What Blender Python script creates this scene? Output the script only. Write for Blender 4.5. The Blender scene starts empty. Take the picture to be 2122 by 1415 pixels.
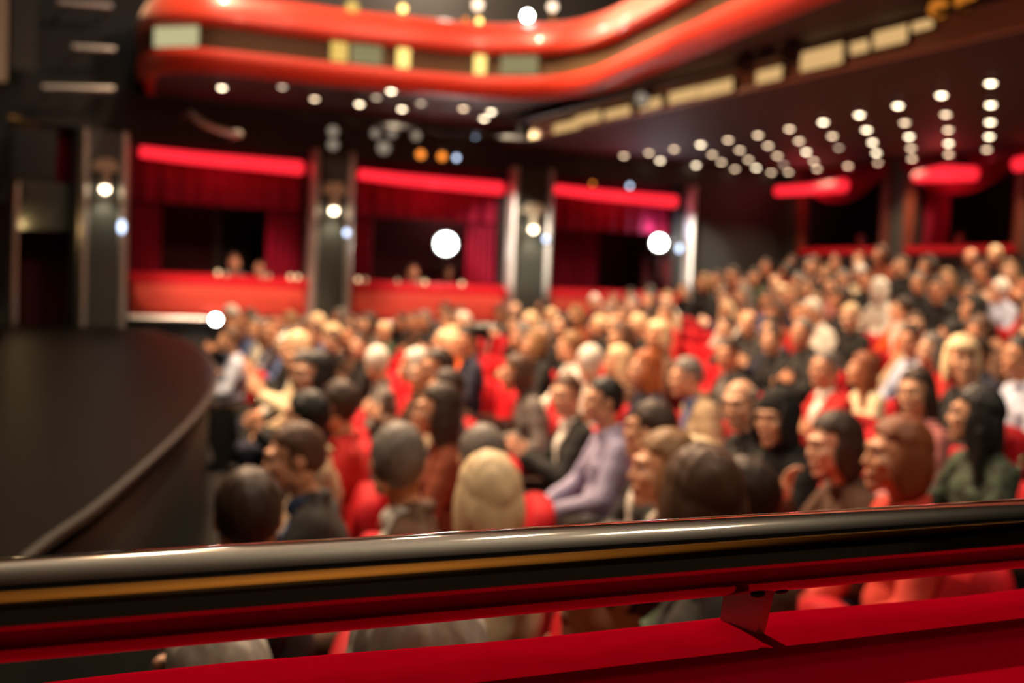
import bpy, bmesh, math, random
from mathutils import Vector, Matrix, noise as mnoise

# ------------------------------------------------------------------ camera, world, lights, exposure
SC = bpy.context.scene
COL = SC.collection
EYE = 1.85                                   # height of the camera above the stalls floor at the front row
PXF = 2400.0                                 # focal length in pixels of the 2122 x 1415 frame
YAW, PITCH, ROLL = math.radians(25.0), math.radians(2.8), math.radians(2.3)
_r0 = Vector((math.cos(YAW), -math.sin(YAW), 0.0))
FWD = Vector((math.sin(YAW) * math.cos(PITCH), math.cos(YAW) * math.cos(PITCH), -math.sin(PITCH)))
_u0 = _r0.cross(FWD)
CUP = _u0 * math.cos(ROLL) - _r0 * math.sin(ROLL)
CRT = _r0 * math.cos(ROLL) + _u0 * math.sin(ROLL)
CAMPOS = Vector((0.0, 0.0, EYE))

cam_data = bpy.data.cameras.new('camera')
cam = bpy.data.objects.new('camera', cam_data)
COL.objects.link(cam)
cam.matrix_world = Matrix(((CRT.x, CUP.x, -FWD.x, 0.0), (CRT.y, CUP.y, -FWD.y, 0.0), (CRT.z, CUP.z, -FWD.z, EYE), (0, 0, 0, 1)))
cam_data.sensor_fit = 'HORIZONTAL'
cam_data.sensor_width = 36.0
cam_data.lens = PXF * 36.0 / 2122.0
cam_data.clip_start, cam_data.clip_end = 0.05, 200.0
cam_data.dof.use_dof = True
cam_data.dof.focus_distance = 0.97
cam_data.dof.aperture_fstop = cam_data.lens / 10.2         # 10.2 mm opening
SC.camera = cam

SC.view_settings.view_transform = 'Standard'
SC.view_settings.look = 'None'
SC.view_settings.exposure = 0.0
SC.view_settings.gamma = 1.0
SC.view_settings.use_curve_mapping = False
SC.cycles.use_denoising = True
SC.cycles.max_bounces = 6
SC.cycles.diffuse_bounces = 3
SC.cycles.glossy_bounces = 4
SC.cycles.caustics_reflective = False
SC.cycles.caustics_refractive = False

world = bpy.data.worlds.new('world')
SC.world = world
world.use_nodes = True
world.node_tree.nodes['Background'].inputs[0].default_value = (1.0, 0.86, 0.70, 1)
world.node_tree.nodes['Background'].inputs[1].default_value = 0.004


def spot(name, loc, aim, watts, color, angle=60, blend=0.6, radius=0.06):
    d = bpy.data.lights.new(name, 'SPOT')
    d.energy, d.color, d.spot_size, d.spot_blend, d.shadow_soft_size = watts, color, math.radians(angle), blend, radius
    o = bpy.data.objects.new(name, d)
    o.location = loc
    o.rotation_euler = (Vector(aim) - Vector(loc)).to_track_quat('-Z', 'Y').to_euler()
    COL.objects.link(o)
    return o


def point(name, loc, watts, color, radius=0.08):
    d = bpy.data.lights.new(name, 'POINT')
    d.energy, d.color, d.shadow_soft_size = watts, color, radius
    o = bpy.data.objects.new(name, d)
    o.location = loc
    COL.objects.link(o)
    return o


WARM = (1.0, 0.67, 0.40)
# house lights in the high ceiling over the stalls: (place, watts); a lamp body is built for each further down
HOUSE = [((1.6, 9.1, 8.6), 3600, (2.6, 7.0, 0.5)), ((4.1, 4.8, 8.6), 170, (4.4, 5.6, 0.5)), ((4.9, 3.0, 8.6), 110, (4.9, 4.2, 0.5)), ((5.5, 2.7, 8.6), 90, (5.4, 4.2, 0.5)),
         ((4.6, 10.2, 8.6), 2600, (5.2, 9.6, 0.5)), ((2.8, 13.2, 8.6), 1700, (4.4, 12.2, 0.5))]
for hl, w, aim in HOUSE:
    spot('house_light', hl, aim, w, WARM, 112, 0.6, 0.12)
for cu, cv, cw in ((0.6, 6.5, 520), (4.2, 3.2, 620), (3.2, 8.5, 420)):
    spot('ceiling_wash', (cu, cv, 5.9), (cu + 0.2, cv, 9.0), cw, (1.0, 0.92, 0.78), 155, 0.9, 0.2)  # added unseen uplights, they grey the ceiling that the handrail mirrors
# front light from over the stage, on the faces of the stalls
spot('front_light', (-1.6, 9.5, 6.6), (6.0, 8.0, 1.2), 2600, (1.0, 0.70, 0.45), 62, 0.8, 0.12)
spot('front_light', (-1.6, 6.5, 6.0), (3.2, 4.2, 1.0), 1100, (1.0, 0.72, 0.48), 50, 0.8, 0.12)
# added unseen fill on the viewer's side of the nearest rows
for du in (0.6, 2.6, 4.6):
    spot('near_balcony_light', (du, 1.3, EYE + 2.5), (du + 1.0, 5.0, 0.8), 100, (1.0, 0.80, 0.58), 58, 0.5, 0.06)
for du in (0.5, 1.9, 3.4):
    spot('near_balcony_light', (du, 1.45, EYE + 2.5), (du + 0.2, 2.5, 0.9), 45, (1.0, 0.80, 0.58), 42, 0.5, 0.06)
# stage lamps that rake the balcony front and the trims of the piers
spot('balcony_wash_light', (3.4, 8.2, 8.2), (6.8, 11.2, 5.35), 9500, (1.0, 0.80, 0.60), 30, 0.9, 0.10)
spot('balcony_side_light', (3.6, 7.5, 6.2), (4.2, 14.3, 4.7), 430, (1.0, 0.62, 0.42), 60, 0.8, 0.10)
spot('pier_light', (3.0, 13.6, 4.0), (7.8, 17.0, 2.5), 2600, (1.0, 0.90, 0.76), 16, 0.6, 0.05)
spot('pier_light', (5.6, 12.5, 4.1), (11.15, 17.0, 2.5), 5000, (1.0, 0.92, 0.80), 11, 0.6, 0.05)
# rear stalls, lit by the downlights of the rear balcony ceiling
for du in (8.6, 10.2, 11.8):
    for dv in (6.2, 8.6, 11.0, 13.4, 15.4):
        spot('rear_downlight_beam', (du + 0.9, dv, EYE + 2.15), (du + 0.5, dv, 0.0), 210, (1.0, 0.74, 0.48), 125, 0.7, 0.05)
# under the side balcony
for du in (3.4, 5.4, 7.2):
    spot('side_downlight_beam', (du, 15.6, EYE + 2.4), (du + 0.2, 15.0, 0.0), 170, (1.0, 0.74, 0.48), 120, 0.7, 0.05)
# parapet fronts of the opposite boxes
for du in (3.2, 6.5):
    spot('parapet_light', (du, 14.4, EYE + 2.2), (du + 0.3, 17.0, EYE - 0.45), 620, (1.0, 0.66, 0.50), 46, 0.8, 0.05)


# ------------------------------------------------------------------ pixel rays (the photograph's 2122 x 1415 frame) met with real planes
def ray(x, y):
    return FWD + CRT * ((x - 1061.0) / PXF) + CUP * ((707.5 - y) / PXF)


def on_far(x, y, v):
    d = ray(x, y)
    return CAMPOS + d * (v / d.y)


def on_rear(x, y, u):
    d = ray(x, y)
    return CAMPOS + d * (u / d.x)


def on_level(x, y, z):
    d = ray(x, y)
    return CAMPOS + d * ((z - EYE) / d.z)


def project(p):
    q = Vector(p) - CAMPOS
    z = q.dot(FWD)
    return 1061.0 + PXF * q.dot(CRT) / z, 707.5 - PXF * q.dot(CUP) / z, z


# ------------------------------------------------------------------ materials
def lin(c):
    return tuple((v / 12.92 if v <= 0.04045 else ((v + 0.055) / 1.055) ** 2.4) for v in c)


def S(r, g, b):
    return lin((r / 255.0, g / 255.0, b / 255.0))


def mat(name, color=(0.5, 0.5, 0.5), rough=0.6, metal=0.0, sheen=0.0, noise=0.0, nscale=30.0, bump=0.0, coat=0.0, emit=None, power=0.0,
        objcolor=False, spec=0.5, stretch=None, pattern=None, color2=None):
    m = bpy.data.materials.new(name)
    m.use_nodes = True
    nt = m.node_tree
    b = nt.nodes['Principled BSDF']
    b.inputs['Base Color'].default_value = (*color, 1)
    b.inputs['Roughness'].default_value = rough
    b.inputs['Metallic'].default_value = metal
    b.inputs['Specular IOR Level'].default_value = spec
    b.inputs['Sheen Weight'].default_value = sheen
    if sheen:
        b.inputs['Sheen Roughness'].default_value = 0.35
        b.inputs['Sheen Tint'].default_value = (min(1, color[0] * 1.6 + 0.1), color[1], color[2], 1)
    b.inputs['Coat Weight'].default_value = coat
    if emit:
        b.inputs['Emission Color'].default_value = (*emit, 1)
        b.inputs['Emission Strength'].default_value = power
    src = None
    if objcolor:
        src = nt.nodes.new('ShaderNodeObjectInfo').outputs['Color']
    tc = nt.nodes.new('ShaderNodeTexCoord')
    vec = tc.outputs['Object']
    if stretch:
        mp = nt.nodes.new('ShaderNodeMapping')
        mp.inputs['Scale'].default_value = stretch
        nt.links.new(vec, mp.inputs['Vector'])
        vec = mp.outputs['Vector']
    if noise or bump or pattern == 'mottle':
        nz = nt.nodes.new('ShaderNodeTexNoise')
        nz.inputs['Scale'].default_value = nscale
        nz.inputs['Detail'].default_value = 4.0
        nt.links.new(vec, nz.inputs['Vector'])
    if pattern:
        mx = nt.nodes.new('ShaderNodeMix')
        mx.data_type = 'RGBA'
        if src is not None:
            nt.links.new(src, mx.inputs['A'])
        else:
            mx.inputs['A'].default_value = (*color, 1)
        mx.inputs['B'].default_value = (*color2, 1)
        rp = nt.nodes.new('ShaderNodeValToRGB')
        if pattern == 'stripe':
            wv = nt.nodes.new('ShaderNodeTexWave')
            wv.bands_direction = 'Z'
            wv.inputs['Scale'].default_value = nscale
            wv.inputs['Distortion'].default_value = 0.6
            nt.links.new(tc.outputs['Object'], wv.inputs['Vector'])
            nt.links.new(wv.outputs['Fac'], rp.inputs['Fac'])
        else:
            nt.links.new(nz.outputs['Fac'], rp.inputs['Fac'])
        rp.color_ramp.elements[0].position = 0.45
        rp.color_ramp.elements[1].position = 0.55
        nt.links.new(rp.outputs['Color'], mx.inputs['Factor'])
        src = mx.outputs['Result']
    if noise:
        mr = nt.nodes.new('ShaderNodeMapRange')
        mr.inputs['To Min'].default_value = 1.0 - noise
        mr.inputs['To Max'].default_value = 1.0 + noise
        nt.links.new(nz.outputs['Fac'], mr.inputs['Value'])
        vm = nt.nodes.new('ShaderNodeVectorMath')
        vm.operation = 'SCALE'
        if src is not None:
            nt.links.new(src, vm.inputs[0])
        else:
            vm.inputs[0].default_value = color
        nt.links.new(mr.outputs['Result'], vm.inputs['Scale'])
        src = vm.outputs['Vector']
    if src is not None:
        nt.links.new(src, b.inputs['Base Color'])
    if bump:
        bp = nt.nodes.new('ShaderNodeBump')
        bp.inputs['Strength'].default_value = bump
        bp.inputs['Distance'].default_value = 0.004
        nt.links.new(nz.outputs['Fac'], bp.inputs['Height'])
        nt.links.new(bp.outputs['Normal'], b.inputs['Normal'])
    return m


def glow(name, color, power):
    return mat(name, (0.02, 0.02, 0.02), 0.9, spec=0.0, emit=color, power=power)


M = {}
M['skin'] = mat('skin', rough=0.5, objcolor=True, noise=0.10, nscale=22)
M['eye_white'] = mat('eye_white', (0.55, 0.52, 0.48), 0.25)
M['iris'] = mat('iris', (0.02, 0.014, 0.01), 0.2)
M['lips'] = mat('lips', (0.30, 0.09, 0.07), 0.45)
M['brow'] = mat('brow', (0.06, 0.035, 0.02), 0.8)
M['shoe'] = mat('shoe', (0.015, 0.012, 0.01), 0.4)
M['hair'] = mat('hair', rough=0.55, objcolor=True, noise=0.35, nscale=70, bump=0.5, stretch=(1.0, 1.0, 0.16))
M['cloth'] = mat('clothing_fabric', rough=0.85, objcolor=True, noise=0.18, nscale=14, bump=0.3, sheen=0.0)
M['stripe'] = mat('striped_knit', rough=0.85, objcolor=True, pattern='stripe', nscale=14, color2=(0.28, 0.05, 0.06))
M['mottle'] = mat('patterned_brocade', rough=0.8, objcolor=True, pattern='mottle', nscale=26, color2=(0.015, 0.014, 0.008))
M['velvet'] = mat('red_velvet', (0.50, 0.004, 0.012), 0.75, sheen=0.35, noise=0.22, nscale=9, bump=0.15, spec=0.25)
M['ledge_velvet'] = mat('ledge_velvet', (0.40, 0.0004, 0.014), 0.9, sheen=0.03, noise=0.16, nscale=26, bump=0.5, spec=0.0)
M['parapet_red'] = mat('parapet_red', (0.62, 0.055, 0.030), 0.7, sheen=0.2, noise=0.12, nscale=5)
M['balcony_red'] = mat('balcony_red', (0.60, 0.040, 0.018), 0.36, noise=0.10, nscale=3, coat=0.3)
_bs = M['balcony_red'].node_tree.nodes['Principled BSDF'].inputs      # pale sheen put into the material as a highlight where seen edge-on
_bs['Sheen Weight'].default_value, _bs['Sheen Roughness'].default_value, _bs['Sheen Tint'].default_value = 0.8, 0.4, (1.0, 0.80, 0.62, 1)
M['balcony_paint'] = mat('balcony_lacquer', (0.60, 0.040, 0.018), 0.45, noise=0.10, nscale=3)  # same red without that sheen, so the lower band shows no highlight
M['curtain'] = mat('curtain_velvet', (0.21, 0.0022, 0.020), 0.8, sheen=0.15, noise=0.15, nscale=5, spec=0.2)
M['dark_red'] = mat('dark_red_wall', (0.09, 0.006, 0.008), 0.8, noise=0.2, nscale=4)
M['black'] = mat('black_wall', (0.012, 0.011, 0.010), 0.8, noise=0.3, nscale=3)
M['black_metal'] = mat('black_metal', (0.012, 0.012, 0.013), 0.45, metal=0.3)
M['grey_green'] = mat('grey_green_paint', (0.050, 0.054, 0.046), 0.55, noise=0.15, nscale=3)
M['wall_dark'] = mat('wall_dark_paint', (0.022, 0.023, 0.020), 0.6, noise=0.25, nscale=2)
M['ceiling'] = mat('soffit_paint', (0.030, 0.020, 0.016), 0.65, noise=0.2, nscale=2)
M['high_ceiling'] = mat('high_ceiling_paint', (0.40, 0.37, 0.32), 0.8, noise=0.2, nscale=1)
M['floor'] = mat('stalls_carpet', (0.009, 0.005, 0.004), 0.95, noise=0.3, nscale=20)
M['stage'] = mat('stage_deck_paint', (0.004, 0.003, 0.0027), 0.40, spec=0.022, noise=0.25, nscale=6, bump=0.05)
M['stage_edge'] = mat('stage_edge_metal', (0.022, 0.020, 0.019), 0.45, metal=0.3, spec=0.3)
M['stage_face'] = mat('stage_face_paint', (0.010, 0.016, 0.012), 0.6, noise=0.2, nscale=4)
M['chrome'] = mat('satin_steel', (0.62, 0.59, 0.54), 0.32, metal=1.0)
M['trim_steel'] = mat('brushed_trim', (0.60, 0.56, 0.51), 0.42, metal=0.75)
M['rail'] = mat('polished_dark_chrome', (0.44, 0.40, 0.34), 0.09, metal=1.0, noise=0.06, nscale=60)
M['bracket_face'] = mat('bracket_steel', (0.62, 0.60, 0.58), 0.45, metal=0.7, noise=0.12, nscale=12)
M['brass'] = mat('brass_band', (0.11, 0.068, 0.028), 0.55, metal=0.4, noise=0.25, nscale=3)
M['gold'] = mat('gold_paint', (0.42, 0.24, 0.07), 0.45, metal=0.4)
M['ochre'] = mat('ochre_plaster', (0.55, 0.30, 0.08), 0.8, noise=0.15, nscale=4)
M['wood'] = mat('dark_wood', (0.05, 0.022, 0.012), 0.4, noise=0.3, nscale=6, stretch=(1, 1, 8))
M['cream'] = mat('cream_paint', (0.62, 0.52, 0.36), 0.6)
M['stud'] = mat('nailhead_metal', (0.75, 0.65, 0.5), 0.2, metal=1.0)
M['lamp_warm'] = glow('lamp_warm', (1.0, 0.80, 0.54), 13.0)
M['lamp_soft'] = glow('lamp_soft', (1.0, 0.72, 0.46), 7.0)
M['lamp_dim'] = glow('lamp_dim', (1.0, 0.74, 0.52), 2.8)
M['lamp_white'] = glow('lamp_white', (1.0, 0.97, 0.90), 40.0)
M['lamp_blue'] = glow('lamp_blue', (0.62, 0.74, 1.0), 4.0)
M['lamp_amber'] = glow('lamp_amber', (1.0, 0.27, 0.03), 2.0)
M['lamp_amber_dim'] = glow('lamp_amber_dim', (1.0, 0.30, 0.03), 0.55)
M['panel_gold_bright'] = glow('panel_gold_bright', (1.0, 0.70, 0.20), 1.7)
M['frame_red'] = mat('box_frame_paint', (0.15, 0.035, 0.016), 0.5, noise=0.2, nscale=5)
M['lamp_gold'] = glow('lamp_gold', (1.0, 0.62, 0.18), 5.0)
M['panel_gold'] = glow('panel_gold', (0.92, 0.60, 0.14), 0.95)
M['panel_cream'] = glow('panel_cream', (0.62, 0.56, 0.30), 0.85)
M['panel_olive'] = glow('panel_olive', (0.36, 0.32, 0.15), 0.70)
M['panel_warm'] = glow('panel_warm', (1.0, 0.60, 0.24), 0.72)
M['lamp_faint'] = glow('lamp_faint', (1.0, 0.80, 0.60), 0.30)
M['lamp_table'] = glow('lamp_table', (1.0, 0.64, 0.34), 2.0)
M['lamp_table_dim'] = glow('lamp_table_dim', (1.0, 0.58, 0.32), 0.7)
M['red_tube'] = glow('red_tube', (1.0, 0.020, 0.035), 1.5)


# ------------------------------------------------------------------ mesh helpers
class MB:
    """Collects shapes; build() links them as ONE mesh object."""

    def __init__(self):
        self.v, self.f, self.m = [], [], []
        self.cur = 0

    def add(self, verts, faces):
        o = len(self.v)
        self.v.extend(Vector(p) for p in verts)
        for q in faces:
            self.f.append(tuple(i + o for i in q))
            self.m.append(self.cur)

    def box(self, lo, hi, mtx=None):
        (a, b, c), (d, e, f) = lo, hi
        vs = [(a, b, c), (d, b, c), (d, e, c), (a, e, c), (a, b, f), (d, b, f), (d, e, f), (a, e, f)]
        if mtx:
            vs = [mtx @ Vector(p) for p in vs]
        self.add(vs, [(0, 3, 2, 1), (4, 5, 6, 7), (0, 1, 5, 4), (1, 2, 6, 5), (2, 3, 7, 6), (3, 0, 4, 7)])

    def rings(self, rings, closed=True, cap0=True, cap1=True):
        n = len(rings[0])
        vs, fs = [], []
        for r in rings:
            vs.extend(r)
        for i in range(len(rings) - 1):
            for j in range(n if closed else n - 1):
                k = (j + 1) % n
                fs.append((i * n + j, i * n + k, (i + 1) * n + k, (i + 1) * n + j))
        if cap0:
            fs.append(tuple(range(n - 1, -1, -1)))
        if cap1:
            fs.append(tuple((len(rings) - 1) * n + j for j in range(n)))
        self.add(vs, fs)

    def tube(self, pts, r, n=12):
        pts = [Vector(p) for p in pts]
        rr = r if isinstance(r, (list, tuple)) else [r] * len(pts)
        rings = []
        up = Vector((0, 0, 1))
        for i, p in enumerate(pts):
            t = (pts[min(i + 1, len(pts) - 1)] - pts[max(i - 1, 0)]).normalized()
            a = t.cross(up if abs(t.z) < 0.95 else Vector((1, 0, 0))).normalized()
            b = a.cross(t).normalized()
            rings.append([p + (a * math.cos(2 * math.pi * j / n) + b * math.sin(2 * math.pi * j / n)) * rr[i] for j in range(n)])
        self.rings(rings)

    def capsule(self, p0, r0, p1, r1, n=12):
        p0, p1 = Vector(p0), Vector(p1)
        d = (p1 - p0)
        if d.length < 1e-6:
            d = Vector((0, 0, 1e-4))
        t = d.normalized()
        pts, rs = [], []
        for a in (80, 50, 22):
            pts.append(p0 - t * r0 * math.sin(math.radians(a)))
            rs.append(r0 * math.cos(math.radians(a)))
        pts += [p0, p1]
        rs += [r0, r1]
        for a in (22, 50, 80):
            pts.append(p1 + t * r1 * math.sin(math.radians(a)))
            rs.append(r1 * math.cos(math.radians(a)))
        a = t.cross(Vector((0, 0, 1)) if abs(t.z) < 0.9 else Vector((1, 0, 0))).normalized()
        b = a.cross(t).normalized()
        self.rings([[p + (a * math.cos(2 * math.pi * j / n) + b * math.sin(2 * math.pi * j / n)) * r for j in range(n)] for p, r in zip(pts, rs)])

    def ellipsoid(self, c, r, mtx=None, nu=20, nv=12):
        rings = []
        for i in range(1, nv):
            th = math.pi * i / nv
            ring = []
            for j in range(nu):
                ph = 2 * math.pi * j / nu
                p = Vector((c[0] + r[0] * math.sin(th) * math.cos(ph), c[1] + r[1] * math.sin(th) * math.sin(ph), c[2] + r[2] * math.cos(th)))
                ring.append(mtx @ p if mtx else p)
            rings.append(ring)
        self.rings(rings)

    def lathe(self, prof, mtx=None, n=20):
        """prof: (radius, z) pairs along local z."""
        rings = []
        for r, z in prof:
            ring = [Vector((r * math.cos(2 * math.pi * j / n), r * math.sin(2 * math.pi * j / n), z)) for j in range(n)]
            rings.append([mtx @ p for p in ring] if mtx else ring)
        self.rings(rings)

    def puff(self, outline, t, bulge, mtx):
        """A padded panel: OUTLINE in the local xy plane, thickness T along z, softly bulging to +z."""
        cx = sum(p[0] for p in outline) / len(outline)
        cy = sum(p[1] for p in outline) / len(outline)
        rings = []
        for s, d in ((0.05, -t / 2), (0.93, -t / 2), (0.985, -t * 0.35), (1.0, -t * 0.05), (0.985, t * 0.3), (0.93, t / 2 + bulge * 0.15), (0.75, t / 2 + bulge * 0.6), (0.4, t / 2 + bulge * 0.95), (0.05, t / 2 + bulge)):
            rings.append([mtx @ Vector((cx + (x - cx) * s, cy + (y - cy) * s, d)) for x, y in outline])
        self.rings(rings)

    def mesh(self, name, mats, smooth=True, fix=True, angle=None):
        me = bpy.data.meshes.new(name)
        me.from_pydata([tuple(p) for p in self.v], [], self.f)
        for m in mats:
            me.materials.append(m)
        me.polygons.foreach_set('material_index', self.m)
        if fix:
            bm = bmesh.new()
            bm.from_mesh(me)
            bmesh.ops.recalc_face_normals(bm, faces=bm.faces)
            bm.to_mesh(me)
            bm.free()
        me.polygons.foreach_set('use_smooth', [smooth] * len(me.polygons))
        if smooth and angle:
            try:
                me.set_sharp_from_angle(angle=math.radians(angle))
            except Exception:
                pass
        me.update()
        return me

    def build(self, name, mats, parent=None, smooth=True, angle=35):
        if not isinstance(mats, (list, tuple)):
            mats = [mats]
        o = bpy.data.objects.new(name, self.mesh(name, mats, smooth, True, angle))
        COL.objects.link(o)
        if parent:
            o.parent = parent
        return o


def remeshed(mb, name, voxel, smooth=4, factor=0.5):
    """All the shapes of MB fused into one continuous skin."""
    me = mb.mesh(name + '_raw', [], True)
    o = bpy.data.objects.new(name + '_raw', me)
    COL.objects.link(o)
    r = o.modifiers.new('r', 'REMESH')
    r.mode, r.voxel_size, r.use_smooth_shade = 'VOXEL', voxel, True
    if smooth:
        s = o.modifiers.new('s', 'SMOOTH')
        s.factor, s.iterations = factor, smooth
    dg = bpy.context.evaluated_depsgraph_get()
    out = bpy.data.meshes.new_from_object(o.evaluated_get(dg), depsgraph=dg)
    out.name = name
    bpy.data.objects.remove(o)
    bpy.data.meshes.remove(me)
    out.materials.clear()
    out.polygons.foreach_set('use_smooth', [True] * len(out.polygons))
    return out


def tag(o, label=None, cat=None, group=None, kind=None):
    if label:
        o['label'] = label
    if cat:
        o['category'] = cat
    if group:
        o['group'] = group
    if kind:
        o['kind'] = kind
    return o


def empty(name, loc, rz=0.0):
    o = bpy.data.objects.new(name, None)
    o.location, o.rotation_euler = loc, (0, 0, rz)
    o.empty_display_size = 0.1
    COL.objects.link(o)
    return o


def link_copy(src, parent=None, name=None):
    c = src.copy()
    if name:
        c.name = name
    COL.objects.link(c)
    c.parent = parent
    return c


def copy_tree(src, parent=None):
    c = link_copy(src, parent)
    for ch in src.children:
        d = link_copy(ch, c)
        for g in ch.children:
            link_copy(g, d)
    return c


def align(p, d):
    """A matrix at P whose local z looks along D."""
    return Matrix.Translation(Vector(p)) @ Vector(d).to_track_quat('Z', 'Y').to_matrix().to_4x4()


ORD = ['zeroth', 'first', 'second', 'third', 'fourth', 'fifth', 'sixth', 'seventh', 'eighth', 'ninth', 'tenth', 'eleventh', 'twelfth', 'thirteenth',
       'fourteenth', 'fifteenth', 'sixteenth', 'seventeenth', 'eighteenth', 'nineteenth', 'twentieth', 'twenty-first', 'twenty-second', 'twenty-third',
       'twenty-fourth', 'twenty-fifth', 'twenty-sixth', 'twenty-seventh', 'twenty-eighth', 'twenty-ninth', 'thirtieth', 'thirty-first', 'thirty-second']

# ------------------------------------------------------------------ the room shell
VF = 17.0            # opposite side wall
UB = 13.2            # rear wall of the stalls
SOFFIT = EYE + 2.2   # underside of the rear balcony


ROWU = [0.60 + 0.78 * k for k in range(17)]
NROW = 15


def row_u(k, v):
    w = min(max(v - 3.0, -2.0), 13.0)
    return ROWU[k] + (0.38 * w - 0.0145 * w * w)


def row_z(k):
    return 0.01 * (1.15 * ROWU[k] - 0.4) ** 2 - 0.0008      # the rake grows steeper towards the back


b = MB()
VS = [0.98 + i * (VF - 0.98) / 40 for i in range(41)]
for i in range(40):
    v0, v1 = VS[i], VS[i + 1]
    prof0, prof1 = [], []
    for v, pr in ((v0, prof0), (v1, prof1)):
        pr.append(Vector((-4.0, v, 0.0)))
        for k in range(1, NROW):
            u = min(row_u(k, v) - 0.40, UB)
            pr.append(Vector((u, v, row_z(k - 1))))
            pr.append(Vector((u, v, row_z(k))))
        pr.append(Vector((UB + 0.1, v, row_z(NROW - 1))))
    n = len(prof0)
    b.add(prof0 + prof1, [(j, j + 1, n + j + 1, n + j) for j in range(n - 1)])
o = b.build('floor', M['floor'], smooth=False)
tag(o, kind='structure')

# opposite side wall with three box openings; px edges of the bays met with the plane v = VF
BAYS = [(1.97, 4.49), (5.16, 7.74), (8.50, 11.02)]
H_TOP, H_SILL, H_BASE = EYE + 1.80, EYE - 0.03, EYE - 0.62
b = MB()
b.box((-4.0, VF, -0.1), (0.42, VF + 0.2, 9.0))                     # stage side
b.box((0.42, VF, H_TOP + 0.12), (1.24, VF + 0.2, 9.0))
b.box((1.24, VF, -0.1), (1.97, VF + 0.2, 9.0))
for i, (a, c) in enumerate(BAYS):
    b.box((a, VF, H_TOP), (c, VF + 0.2, 9.0))
    b.box((a, VF, -0.1), (c, VF + 0.2, H_BASE))
    nx = BAYS[i + 1][0] if i < 2 else UB + 0.2
    b.box((c, VF, -0.1), (nx, VF + 0.2, 9.0))
tag(b.build('wall_far', M['wall_dark'], smooth=False), kind='structure')

def shell(name, lo, hi, mt):
    b_ = MB()
    b_.box(lo, hi)
    return tag(b_.build(name, M[mt], smooth=False), kind='structure')


# rooms of the boxes behind the openings
for i, (a, c) in enumerate(BAYS):
    shell('wall_box_back', (a - 0.15, VF + 2.0, H_BASE - 0.52), (c + 0.15, VF + 2.1, H_TOP + 0.2), 'dark_red')
    shell('wall_box_left', (a - 0.25, VF + 0.2, H_BASE - 0.52), (a - 0.15, VF + 2.1, H_TOP + 0.2), 'dark_red')
    shell('wall_box_right', (c + 0.15, VF + 0.2, H_BASE - 0.52), (c + 0.25, VF + 2.1, H_TOP + 0.2), 'dark_red')
    shell('ceiling_box', (a - 0.25, VF + 0.2, H_TOP + 0.2), (c + 0.25, VF + 2.1, H_TOP + 0.3), 'dark_red')
    shell('floor_box', (a - 0.25, VF + 0.2, H_BASE - 0.6), (c + 0.25, VF + 2.1, H_BASE - 0.52), 'dark_red')
shell('wall_wing_back', (0.2, VF + 1.5, -0.1), (1.3, VF + 1.6, 5.0), 'dark_red')
shell('ceiling_wing', (0.2, VF + 0.2, H_TOP + 0.12), (1.3, VF + 1.6, H_TOP + 0.2), 'black')
shell('wall_wing_left', (0.2, VF + 0.2, -0.1), (0.3, VF + 1.5, 5.0), 'dark_red')

# rear wall with two box windows
RB = [(14.36, 16.44), (11.72, 13.86)]
RZ0, RZ1 = EYE + 0.79, EYE + 2.08
b = MB()
cuts = [0.0, 11.72, 13.86, 14.36, 16.44, VF + 0.2]
for a, c in ((1.0, 11.72), (13.86, 14.36), (16.44, VF + 0.2)):
    b.box((UB, a, 0.0), (UB + 0.2, c, SOFFIT + 0.05))
for a, c in RB:
    b.box((UB, a, 0.0), (UB + 0.2, c, RZ0))
    b.box((UB, a, RZ1), (UB + 0.2, c, SOFFIT + 0.05))
tag(b.build('wall_back', M['grey_green'], smooth=False), kind='structure')
for a, c in RB:
    shell('wall_rear_box_back', (UB + 1.7, a - 0.12, RZ0 - 0.82), (UB + 1.8, c + 0.12, RZ1 + 0.12), 'black')
    shell('wall_rear_box_right', (UB + 0.2, a - 0.2, RZ0 - 0.82), (UB + 1.8, a - 0.12, RZ1 + 0.12), 'black')
    shell('wall_rear_box_left', (UB + 0.2, c + 0.12, RZ0 - 0.82), (UB + 1.8, c + 0.2, RZ1 + 0.12), 'black')
    shell('ceiling_rear_box', (UB + 0.2, a - 0.2, RZ1 + 0.12), (UB + 1.8, c + 0.2, RZ1 + 0.2), 'black')
    shell('floor_rear_box', (UB + 0.2, a - 0.2, RZ0 - 0.9), (UB + 1.8, c + 0.2, RZ0 - 0.82), 'black')

# near wall under the viewer's box, and the box itself behind the viewer
b = MB()
b.box((-4.0, 0.80, -0.1), (14.0, 0.93, EYE - 0.40))
b.box((-2.7, 0.60, -0.1), (3.5, 0.80, EYE - 0.40))
tag(b.build('wall_near', M['wall_dark'], smooth=False), kind='structure')
shell('wall_viewing_box_back', (-2.6, -2.0, 0.4), (3.4, -1.9, 3.15), 'black')
shell('wall_viewing_box_left', (-2.7, -2.0, 0.4), (-2.6, 0.2, 3.15), 'black')
shell('wall_viewing_box_right', (3.4, -2.0, 0.4), (3.5, 0.2, 3.15), 'black')
shell('floor_viewing_box', (-2.7, -2.0, 0.3), (3.5, 0.60, 0.4), 'black')
b = MB()
b.box((-2.7, -1.9, EYE + 1.30), (3.5, -0.32, EYE + 1.38))
tag(b.build('ceiling_viewing_box', M['ochre'], smooth=False), kind='structure')
spot('viewing_box_lamp', (0.9, -1.1, EYE + 0.35), (0.9, -1.1, EYE + 2.0), 46, (1.0, 0.62, 0.28), 130, 0.4, 0.06)

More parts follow.
